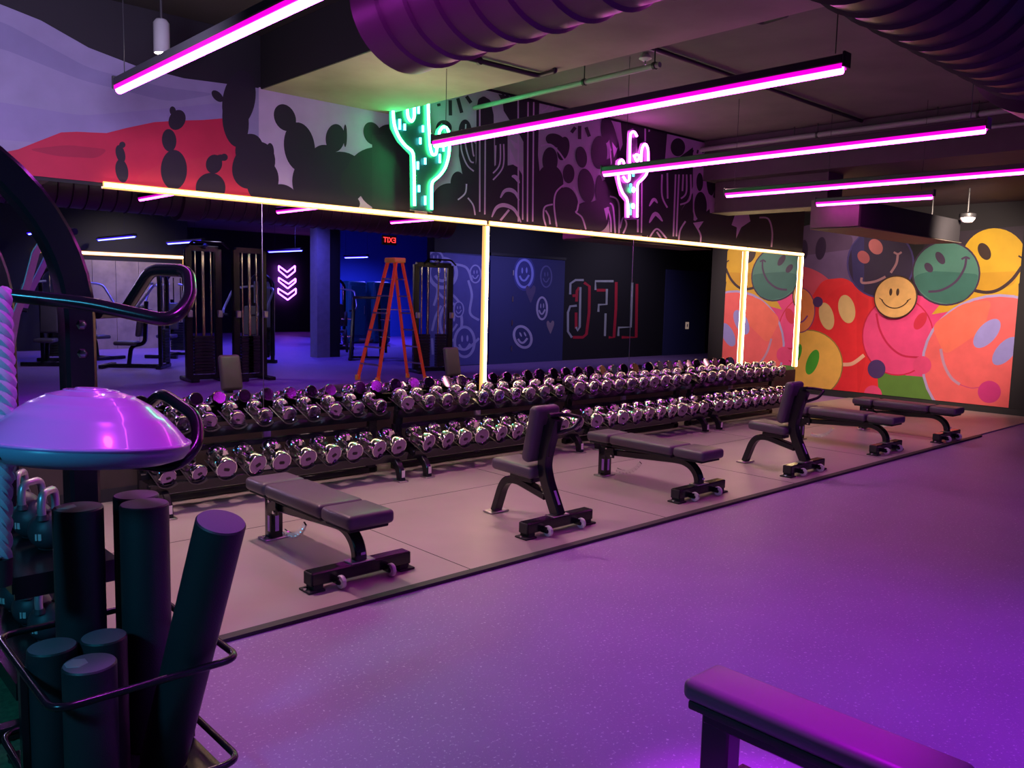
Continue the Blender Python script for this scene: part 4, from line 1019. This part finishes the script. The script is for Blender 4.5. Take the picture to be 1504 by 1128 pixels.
for s_ in [[(515, 460), (517, 400), (545, 381), (590, 381)], [(552, 522), (515, 526), (503, 560), (503, 665), (525, 698)], [(572, 420), (568, 640), (556, 660), (548, 640)], [(655, 436), (655, 387), (755, 387)], [(718, 430), (716, 515), (673, 517), (671, 556)],
           [(711, 565), (707, 690)], [(858, 395), (850, 640), (783, 643), (781, 690)]]: P.stroke(s_, 12, Wt, smooth=False)
o = P.build('wall_lettering'); tag(o, 'tall LFG block letters outlined white and red on the black wall, mirrored', 'lettering')
p = on(1007, 478, 1, 14.44)
t = thing('light_switch', 'small ivory wall switch plate on the plain navy wall section', 'switch', (p.x, -1.395, p.z))
MB().box((0, 0, 0), (0.16, 0.012, 0.20), 0.004, 1).build('switch_plate', M_ivory, t); MB().box((0, 0.008, 0), (0.05, 0.01, 0.09), 0.003, 1).build('rocker', M_dome, t)

# exit sign (text faces the mirrors)
p = on(571, 353, 1, 14.2)
t = thing('exit_sign', 'small red glowing EXIT sign high on the rear wall, seen in the mirror', 'exit sign', (p.x, -1.2, p.z))
MB().box((0, 0, 0), (0.34, 0.04, 0.19), 0.005, 1).cyl((0, 0, 0.09), (0, 0, 3.63 - p.z), 0.01, 6).build('sign_box', M_pipe, t)
cu = bpy.data.curves.new('exit_text', 'FONT'); cu.body = 'EXIT'; cu.size = 0.15; cu.extrude = 0.002; cu.align_x = 'CENTER'; cu.align_y = 'CENTER'
eo = bpy.data.objects.new('exit_text', cu); C.objects.link(eo); eo.parent = t; eo.location = (0, 0.026, 0); eo.rotation_euler = (PI / 2, 0, PI); cu.materials.append(M_red)
bpy.context.view_layer.update()
em = bpy.data.meshes.new_from_object(eo); em.materials.clear(); em.materials.append(M_red)
e2 = bpy.data.objects.new('exit_lettering', em); C.objects.link(e2); e2.parent = t; e2.location = eo.location; e2.rotation_euler = eo.rotation_euler
bpy.data.objects.remove(eo)

# column
struct(boxo('trim_9', (10.12, -5.05, 0), (10.46, -4.72, 3.60), M_col), 'grey square column beside the violet arrow sign reflection', 'column')
struct(boxo('trim_10', (10.47, -5.04, 0), (10.75, -4.74, 3.60), M_black), 'black box added for the shaded side of the grey column', 'column')  # column's shaded face built as a separate black box
# chevron neon
f = lambda u, v: on(360 + u / 3.76, 300 + v / 3.76, 1, 28.85)
c = f(232, 430); c0 = Vector((c.x, 13 - c.y, c.z))
t = thing('neon_arrow_sign', 'violet neon sign of stacked downward arrows on the far black wall', 'neon sign', c0)
def nv(pts, closed=False):
    Q_ = [f(*p) for p in pts]; Q_ = [Vector((p.x - c.x, 0, p.z - c.z)) for p in Q_]
    MB().tube(rnd(Q_, 0.03, 3, closed), 0.028, 8, closed).build('neon_tube', M_vio, t)
nv([(185, 340), (185, 365), (232, 405), (275, 370), (275, 340), (232, 375)], True)
nv([(185, 405), (185, 425), (235, 465), (278, 430), (278, 410), (240, 440)], True)
nv([(182, 465), (182, 490), (235, 528), (280, 492), (280, 465), (235, 498)], True)
w = MB()
for sx, sz in ((-0.3, 0.6), (0.3, 0.6), (0.0, -0.5)): w.cyl((sx, 0, sz), (sx, -0.145, sz), 0.012, 6)
w.build('wall_standoff', M_pipe, t)

# blue tubes
def blue_tube(label, px0, py0, px1, py1, z, long=0):
    a, b = on(px0, py0, 2, z), on(px1, py1, 2, z); a.y = 13 - a.y; b.y = 13 - b.y
    x = (a.x + b.x) / 2; lo_, hi_ = min(a.y, b.y), max(a.y, b.y)
    led_tube('blue_tube_light', label, x, lo_, hi_, z, M_blue, M_bluef, 3.63, (-0.6, 0.6), 'blue tube lights over the gym behind, seen in the mirrors', w=0.09)
blue_tube('blue tube light behind the arched rig, partly hidden', 42, 343, 78, 338, 2.68)
blue_tube('blue tube light right of the arched rig in the mirror', 143, 352, 199, 347, 2.68)
blue_tube('blue tube light above the cable machine in the mirror', 240, 357, 305, 354, 2.68)
blue_tube('blue tube light above the violet arrow sign', 385, 369, 453, 368, 2.68)
blue_tube('blue tube light above the teal lockers', 489, 377, 557, 378, 2.60)
# distant mirror outline
GL = 'white led strips on the far left rear wall'
def led2(label, a, b):
    t = led('wall_led_strip', label, a, b, M_white, M_warmf, w=0.05, group=GL); t.rotation_euler = (0, 0, PI)
led2('horizontal white led strip on the rear wall behind the machines', (5.25, -9.26, 2.36), (8.80, -9.26, 2.36))
led2('short upright white led strip on the rear wall', (8.80, -9.26, 1.55), (8.80, -9.26, 2.33))
t = thing('wall_panelling', 'tan wood panelling on the rear wall behind the machines', 'wall panel', (7.35, -9.29, 0))
for i in range(5): MB().box((-1.1 + i * 0.55, 0, 1.1), (0.54, 0.03, 2.2)).build('panel_board', M_wood, t, smooth=False)

# ladder
t = thing('step_ladder', 'orange fibreglass A-frame step ladder reflected in the mirror', 'ladder', (8.78, 0.37, 0))
topz = 2.13
FL = [(-0.56, -0.33), (-0.56, 0.31)]; RL_ = [(0.46, -0.22), (0.50, 0.27)]
for i, (x, y) in enumerate(FL):
    MB().sweep([(x, y, 0.02), (-0.07, (-0.13, 0.13)[i], topz)], rect(0.075, 0.028), up=(1, 0, 0)).build('front_rail', M_orange, t)
    MB().box((x, y, 0.05), (0.10, 0.05, 0.10), 0.01, 1).build('rubber_shoe', M_yel, t)
for i, (x, y) in enumerate(RL_):
    MB().sweep([(x, y, 0.02), (0.07, (-0.12, 0.12)[i], topz)], rect(0.06, 0.028), up=(1, 0, 0)).build('rear_rail', M_orange, t)
    MB().box((x, y, 0.04), (0.08, 0.04, 0.08), 0.01, 1).build('rubber_shoe', M_yel, t)
for k in range(1, 7):
    f_ = k / 7.0; x = -0.56 + f_ * 0.49; y0 = -0.33 + f_ * 0.20; y1 = 0.31 - f_ * 0.18
    MB().box((x, (y0 + y1) / 2, topz * f_), (0.09, y1 - y0, 0.025)).build('step', M_alu, t, smooth=False)
    x = 0.48 - f_ * 0.41; y0 = -0.22 + f_ * 0.10; y1 = 0.27 - f_ * 0.15
    MB().box((x, (y0 + y1) / 2, topz * f_), (0.03, y1 - y0, 0.025)).build('rear_rung', M_alu, t, smooth=False)
for s_ in (-1, 1): MB().sweep([(-0.27, s_ * 0.2, 1.28), (0.24, s_ * 0.17, 1.28)], rect(0.02, 0.008)).build('spreader', M_alu, t)
MB().box((0, 0, topz + 0.03), (0.24, 0.34, 0.09), 0.02, 2).build('top_cap', M_yel, t)

# gym machines
def cable_machine(label, loc, rz, w=0.9, h=2.25, arm=True):
    t = thing('cable_machine', label, 'cable machine', loc, rz, 'cable machines behind, seen in the mirrors')
    for s_ in (-1, 1):
        MB().sweep([(s_ * w / 2, 0, 0.03), (s_ * w / 2, 0, h)], rect(0.09, 0.12, 0.01)).build('post', M_frame, t)
        for d in (0.12, 0.26):
            MB().cyl((s_ * (w / 2 - d), 0, 0.08), (s_ * (w / 2 - d), 0, h - 0.05), 0.016, 10).build('guide_rod', M_chrome, t)
        k = MB()
        for i in range(12): k.box((s_ * (w / 2 - 0.19), 0, 0.14 + i * 0.055), (0.22, 0.11, 0.048), 0.004, 1)
        k.build('weight_stack', M_rub, t)
        MB().box((s_ * (w / 2), 0.10, 1.15), (0.08, 0.07, 0.12), 0.01, 1).build('pulley_carriage', M_steel, t)
        MB().box((s_ * (w / 2), 0, 0.03), (0.14, 0.7, 0.06), 0.01, 1).build('foot', M_frame, t)
    MB().sweep([(-w / 2, 0, h), (w / 2, 0, h)], rect(0.10, 0.10, 0.01)).build('top_beam', M_frame, t)
    MB().sweep([(-w / 2, 0, 0.06), (w / 2, 0, 0.06)], rect(0.10, 0.08, 0.01)).build('base_beam', M_frame, t)
    if arm:
        MB().tube(rnd([(-0.35, 0.30, h + 0.0), (-0.25, 0.28, h + 0.1), (0.25, 0.28, h + 0.1), (0.35, 0.30, h + 0.0)], 0.04, 4), 0.018, 8).build('pull_up_bar', M_frame, t)
        MB().sweep([(0, 0, h), (0, 0.28, h + 0.09)], rect(0.05, 0.05)).build('bar_bracket', M_frame, t)
    return t
cable_machine('black cable machine with chrome rods, left part of the mirror', (5.92, -1.2, 0), 0.1, 0.5)
cable_machine('second black cable machine with chrome rods, just right of the first', (6.66, -1.0, 0), 0.0, 0.5, arm=False)
cable_machine('black cable machine standing behind the orange ladder', (10.35, -0.55, 0), 0.2, 0.75, 2.15)
def seat_machine(label, loc, rz, up=M_vinyl, shroud=None):
    t = thing('weight_machine', label, 'weight machine', loc, rz, 'seated weight machines behind, seen in the mirrors')
    MB().sweep([(0, -0.55, 0.04), (0, 0.6, 0.04)], rect(0.10, 0.07, 0.01)).build('base_beam', M_frame, t)
    MB().sweep([(-0.35, 0.55, 0.04), (0.35, 0.55, 0.04)], rect(0.10, 0.07, 0.01)).build('foot', M_frame, t)
    MB().sweep([(-0.35, -0.5, 0.04), (0.35, -0.5, 0.04)], rect(0.10, 0.07, 0.01)).build('foot', M_frame, t)
    MB().box((0, 0.18, 0.48), (0.36, 0.40, 0.08), 0.03, 3).build('seat', up, t)
    MB().box((0, -0.10, 0.92), (0.34, 0.09, 0.62), 0.035, 3, Matrix.Rotation(0.12, 4, 'X')).build('back_pad', up, t)
    MB().sweep(rnd([(0, 0.15, 0.05), (0, 0.10, 0.42), (0, -0.16, 0.48), (0, -0.2, 1.3)], 0.1, 4), rect(0.07, 0.07, 0.01)).build('seat_post', M_frame, t)
    MB().sweep(rnd([(-0.25, -0.52, 0.05), (-0.25, -0.52, 1.75), (-0.1, -0.45, 1.9), (0.1, -0.45, 1.9), (0.25, -0.52, 1.75), (0.25, -0.52, 0.05)], 0.12, 5), rect(0.07, 0.07, 0.01), up=(0, 1, 0)).build('tower_frame', M_frame, t)
    for s_ in (-1, 1):
        MB().cyl((s_ * 0.08, -0.52, 0.1), (s_ * 0.08, -0.52, 1.8), 0.014, 8).build('guide_rod', M_chrome, t)
        MB().tube(rnd([(s_ * 0.1, -0.35, 1.65), (s_ * 0.48, -0.2, 1.6), (s_ * 0.50, 0.15, 1.15), (s_ * 0.38, 0.35, 1.05)], 0.1, 5), 0.024, 10).build('press_arm', M_alu, t)
        MB().tube([(s_ * 0.38, 0.33, 1.06), (s_ * 0.26, 0.36, 1.05)], 0.024, 10).build('hand_grip', M_rub, t)
    k = MB()
    for i in range(12): k.box((0, -0.52, 0.14 + i * 0.055), (0.30, 0.12, 0.048), 0.004, 1)
    k.build('weight_stack', M_rub, t)
    if shroud: MB().box((0, -0.62, 0.95), (0.5, 0.02, 1.6), 0.01, 1).build('shroud', shroud, t)
    return t
seat_machine('seated press machine far behind the arched rig', (4.6, -5.6, 0), 0.5)
seat_machine('seated press machine before the tan panelling, left one', (5.7, -6.6, 0), -0.4)
seat_machine('seated press machine before the tan panelling, right one', (7.3, -6.4, 0), 0.7)
seat_machine('grey padded machine left of the violet arrow sign', (7.95, -3.75, 0), 1.0, M_greyup, M_alu)
seat_machine('dark seated machine beyond the grey padded one', (12.3, -7.4, 0), 0.4)
seat_machine('seated machine behind the first cable machine', (5.75, -4.0, 0), 2.2)
def plate_machine(label, loc, rz):
    t = thing('plate_machine', label, 'plate machine', loc, rz)
    for s_ in (-1, 1):
        MB().sweep([(s_ * 0.35, -0.5, 0.04), (s_ * 0.35, 0.6, 0.04)], rect(0.08, 0.07, 0.01)).build('base_rail', M_frame, t)
        MB().sweep([(s_ * 0.35, -0.45, 0.05), (s_ * 0.28, 0.15, 1.45)], rect(0.07, 0.07, 0.01)).build('slanted_post', M_frame, t)
        MB().sweep([(s_ * 0.35, 0.55, 0.05), (s_ * 0.28, 0.15, 1.45)], rect(0.06, 0.06, 0.01)).build('slanted_post', M_frame, t)
        for z, y in ((0.55, 0.42), (0.95, 0.30), (0.30, -0.3)):
            MB().lathe([(0.03, -0.03), (0.16, -0.03), (0.17, -0.02), (0.17, 0.02), (0.16, 0.03), (0.03, 0.03)], 24, Matrix.Translation((s_ * 0.46, y, z)) @ Matrix.Rotation(PI / 2, 4, 'Y')).build('weight_plate', M_rub, t)
            MB().cyl((s_ * 0.32, y, z), (s_ * 0.56, y, z), 0.022, 10).build('plate_peg', M_chrome, t)
    MB().sweep([(-0.3, 0.15, 1.45), (0.3, 0.15, 1.45)], rect(0.08, 0.06, 0.01)).build('top_beam', M_frame, t)
    MB().box((0, 0.1, 0.45), (0.34, 0.36, 0.08), 0.03, 3).sweep([(0, 0.1, 0.05), (0, 0.1, 0.42)], rect(0.06, 0.06)).build('seat', M_vinyl, t)
    MB().sweep([(-0.35, 0.1, 0.05), (0.35, 0.1, 0.05)], rect(0.06, 0.05)).build('base_beam', M_frame, t)
    return t
plate_machine('plate-loaded frame between the column and the teal lockers', (10.95, -3.9, 0), 0.6)
for i, (x, y) in enumerate(((14.0, -9.3), (14.75, -9.1))):
    t = thing('teal_locker', ('teal round-topped cabinet under the blue tube light, left one', 'teal round-topped cabinet under the blue tube light, right one')[i], 'cabinet', (x, y, 0), 0.1)
    MB().box((0, 0, 0.95), (0.62, 0.55, 1.9), 0.09, 4).build('cabinet_body', M_locker, t)
    MB().box((0, 0.285, 1.0), (0.5, 0.02, 1.5), 0.008, 1).build('door', M_locker, t)
    MB().cyl((0.2, 0.31, 0.9), (0.2, 0.31, 1.15), 0.012, 8).build('handle', M_steel, t)

# ================================================================== LIGHT
def spot(name, loc, tgt, e, col, size=60, blend=0.8, r=0.05):
    l = bpy.data.lights.new(name, 'SPOT'); l.energy = e; l.color = col; l.spot_size = math.radians(size); l.spot_blend = blend; l.shadow_soft_size = r
    o = bpy.data.objects.new(name, l); C.objects.link(o); o.location = loc
    o.rotation_euler = (Vector(tgt) - Vector(loc)).to_track_quat('-Z', 'Y').to_euler()
    return o
for i, x in enumerate((2.4, 5.0, 7.6, 10.6)):
    spot('downlight', (x, 5.35, 3.10), (x + 0.1, 4.7, 0), (105, 75, 55, 42)[i], (1.0, 0.58, 0.62), 100, 1.0, 0.05)
spot('canister_light', (1.92, 5.14, 2.93), (2.1, 5.3, 0), 40, (1, 0.7, 0.55), 100, 1.0, 0.03)
for x, y, e in ((3.2, 0.3, 95), (5.8, 1.0, 85), (1.2, 1.0, 45), (8.5, 1.2, 85)):
    spot('violet_spot', (x, y, 3.45), (x + 0.1, y + 0.6, 0), e, (0.40, 0.03, 1.0), 130, 1.0, 0.15)
spot('violet_spot', (3.8, 0.2, 3.1), (3.6, 1.2, 0.0), 110, (0.45, 0.0, 1.0), 75, 1.0, 0.15)  # unseen lamp added for violet glow towards the right
spot('violet_spot', (2.45, 0.85, 2.5), (2.22, 1.12, 0.4), 210, (0.70, 0.0, 1.0), 25, 0.6, 0.1)  # unseen narrow lamp added to brighten the foreground bench pad
spot('cyan_spot', (-1.6, 1.6, 2.4), (0.8, 2.9, 0.7), 75, (0.06, 0.60, 1.0), 80, 0.8, 0.2)
spot('dome_fill', (1.2, 2.0, 2.9), (0.75, 2.6, 1.1), 40, (0.75, 0.05, 1.0), 60, 0.8, 0.12)  # unseen violet fill added to brighten the balance dome
spot('mural_fill', (10.9, 3.4, 2.8), (13.75, 5.5, 1.55), 330, (1.0, 0.76, 0.62), 74, 0.7, 0.2)  # floating lamp without fixture, added to brighten the smiley mural
spot('mural_fill', (12.3, 6.3, 2.95), (13.75, 6.6, 1.2), 45, (1.0, 0.74, 0.62), 110, 1.0, 0.15)  # second unseen fill, added for the darker left part of that mural
spot('mural_fill', (1.1, 3.4, 2.5), (1.8, 6.5, 2.9), 130, (0.72, 0.60, 1.0), 130, 1.0, 0.2)  # unseen fill added to lift the painted sky of the cactus mural
spot('bounce_fill', (3.8, 5.3, 2.30), (3.9, 4.9, 3.2), 16, (1.0, 0.8, 0.6), 150, 1.0, 0.2)  # added lamp standing in for led bounce on the ceiling slab
for x, y, e in ((7.0, -7.0, 260), (11.5, -8.5, 420), (15.5, -9.6, 600), (9.5, -4.0, 220)):
    spot('blue_spot', (x, y, 3.3), (x, y - 0.3, 0), e, (0.12, 0.10, 1.0), 150, 1.0, 0.2)
spot('rear_fill', (13.4, 0.9, 3.0), (13.6, -1.4, 1.4), 95, (0.45, 0.42, 1.0), 120, 1.0, 0.1)  # unseen lamp added to brighten the chalk faces
spot('rear_fill', (11.7, 0.9, 3.0), (11.7, -1.4, 1.5), 80, (0.40, 0.38, 1.0), 90, 1.0, 0.1)  # extra unseen lamp added for the graffiti end of the navy wall
spot('rear_fill', (17.0, 0.8, 3.3), (17.0, -1.4, 1.3), 90, (0.8, 0.7, 1.0), 120, 1.0, 0.1)
spot('rear_fill', (7.2, -7.6, 3.3), (7.2, -9.3, 1.3), 110, (1.0, 0.85, 0.75), 120, 1.0, 0.1)

spot('rear_fill', (6.5, -1.5, 3.4), (6.3, -2.2, 0), 60, (0.75, 0.7, 1.0), 140, 1.0, 0.1)  # cool unseen lamps, here and next, added to brighten the machines
spot('rear_fill', (5.5, -3.5, 3.4), (5.6, -6.0, 0.5), 90, (0.7, 0.7, 1.0), 140, 1.0, 0.1)
w = bpy.data.worlds.new('world'); bpy.context.scene.world = w; w.use_nodes = True
bg = w.node_tree.nodes['Background']; bg.inputs['Color'].default_value = (0.25, 0.12, 0.4, 1); bg.inputs['Strength'].default_value = 0.05
sc = bpy.context.scene
sc.view_settings.view_transform = 'Standard'; sc.view_settings.look = 'None'; sc.view_settings.exposure = 0.9; sc.view_settings.gamma = 1.0
sc.cycles.max_bounces = 10; sc.cycles.glossy_bounces = 6; sc.cycles.diffuse_bounces = 4
sc.cycles.sample_clamp_indirect = 6.0; sc.cycles.sample_clamp_direct = 0
sc.cycles.caustics_reflective = False; sc.cycles.caustics_refractive = False
sc.cycles.use_denoising = True
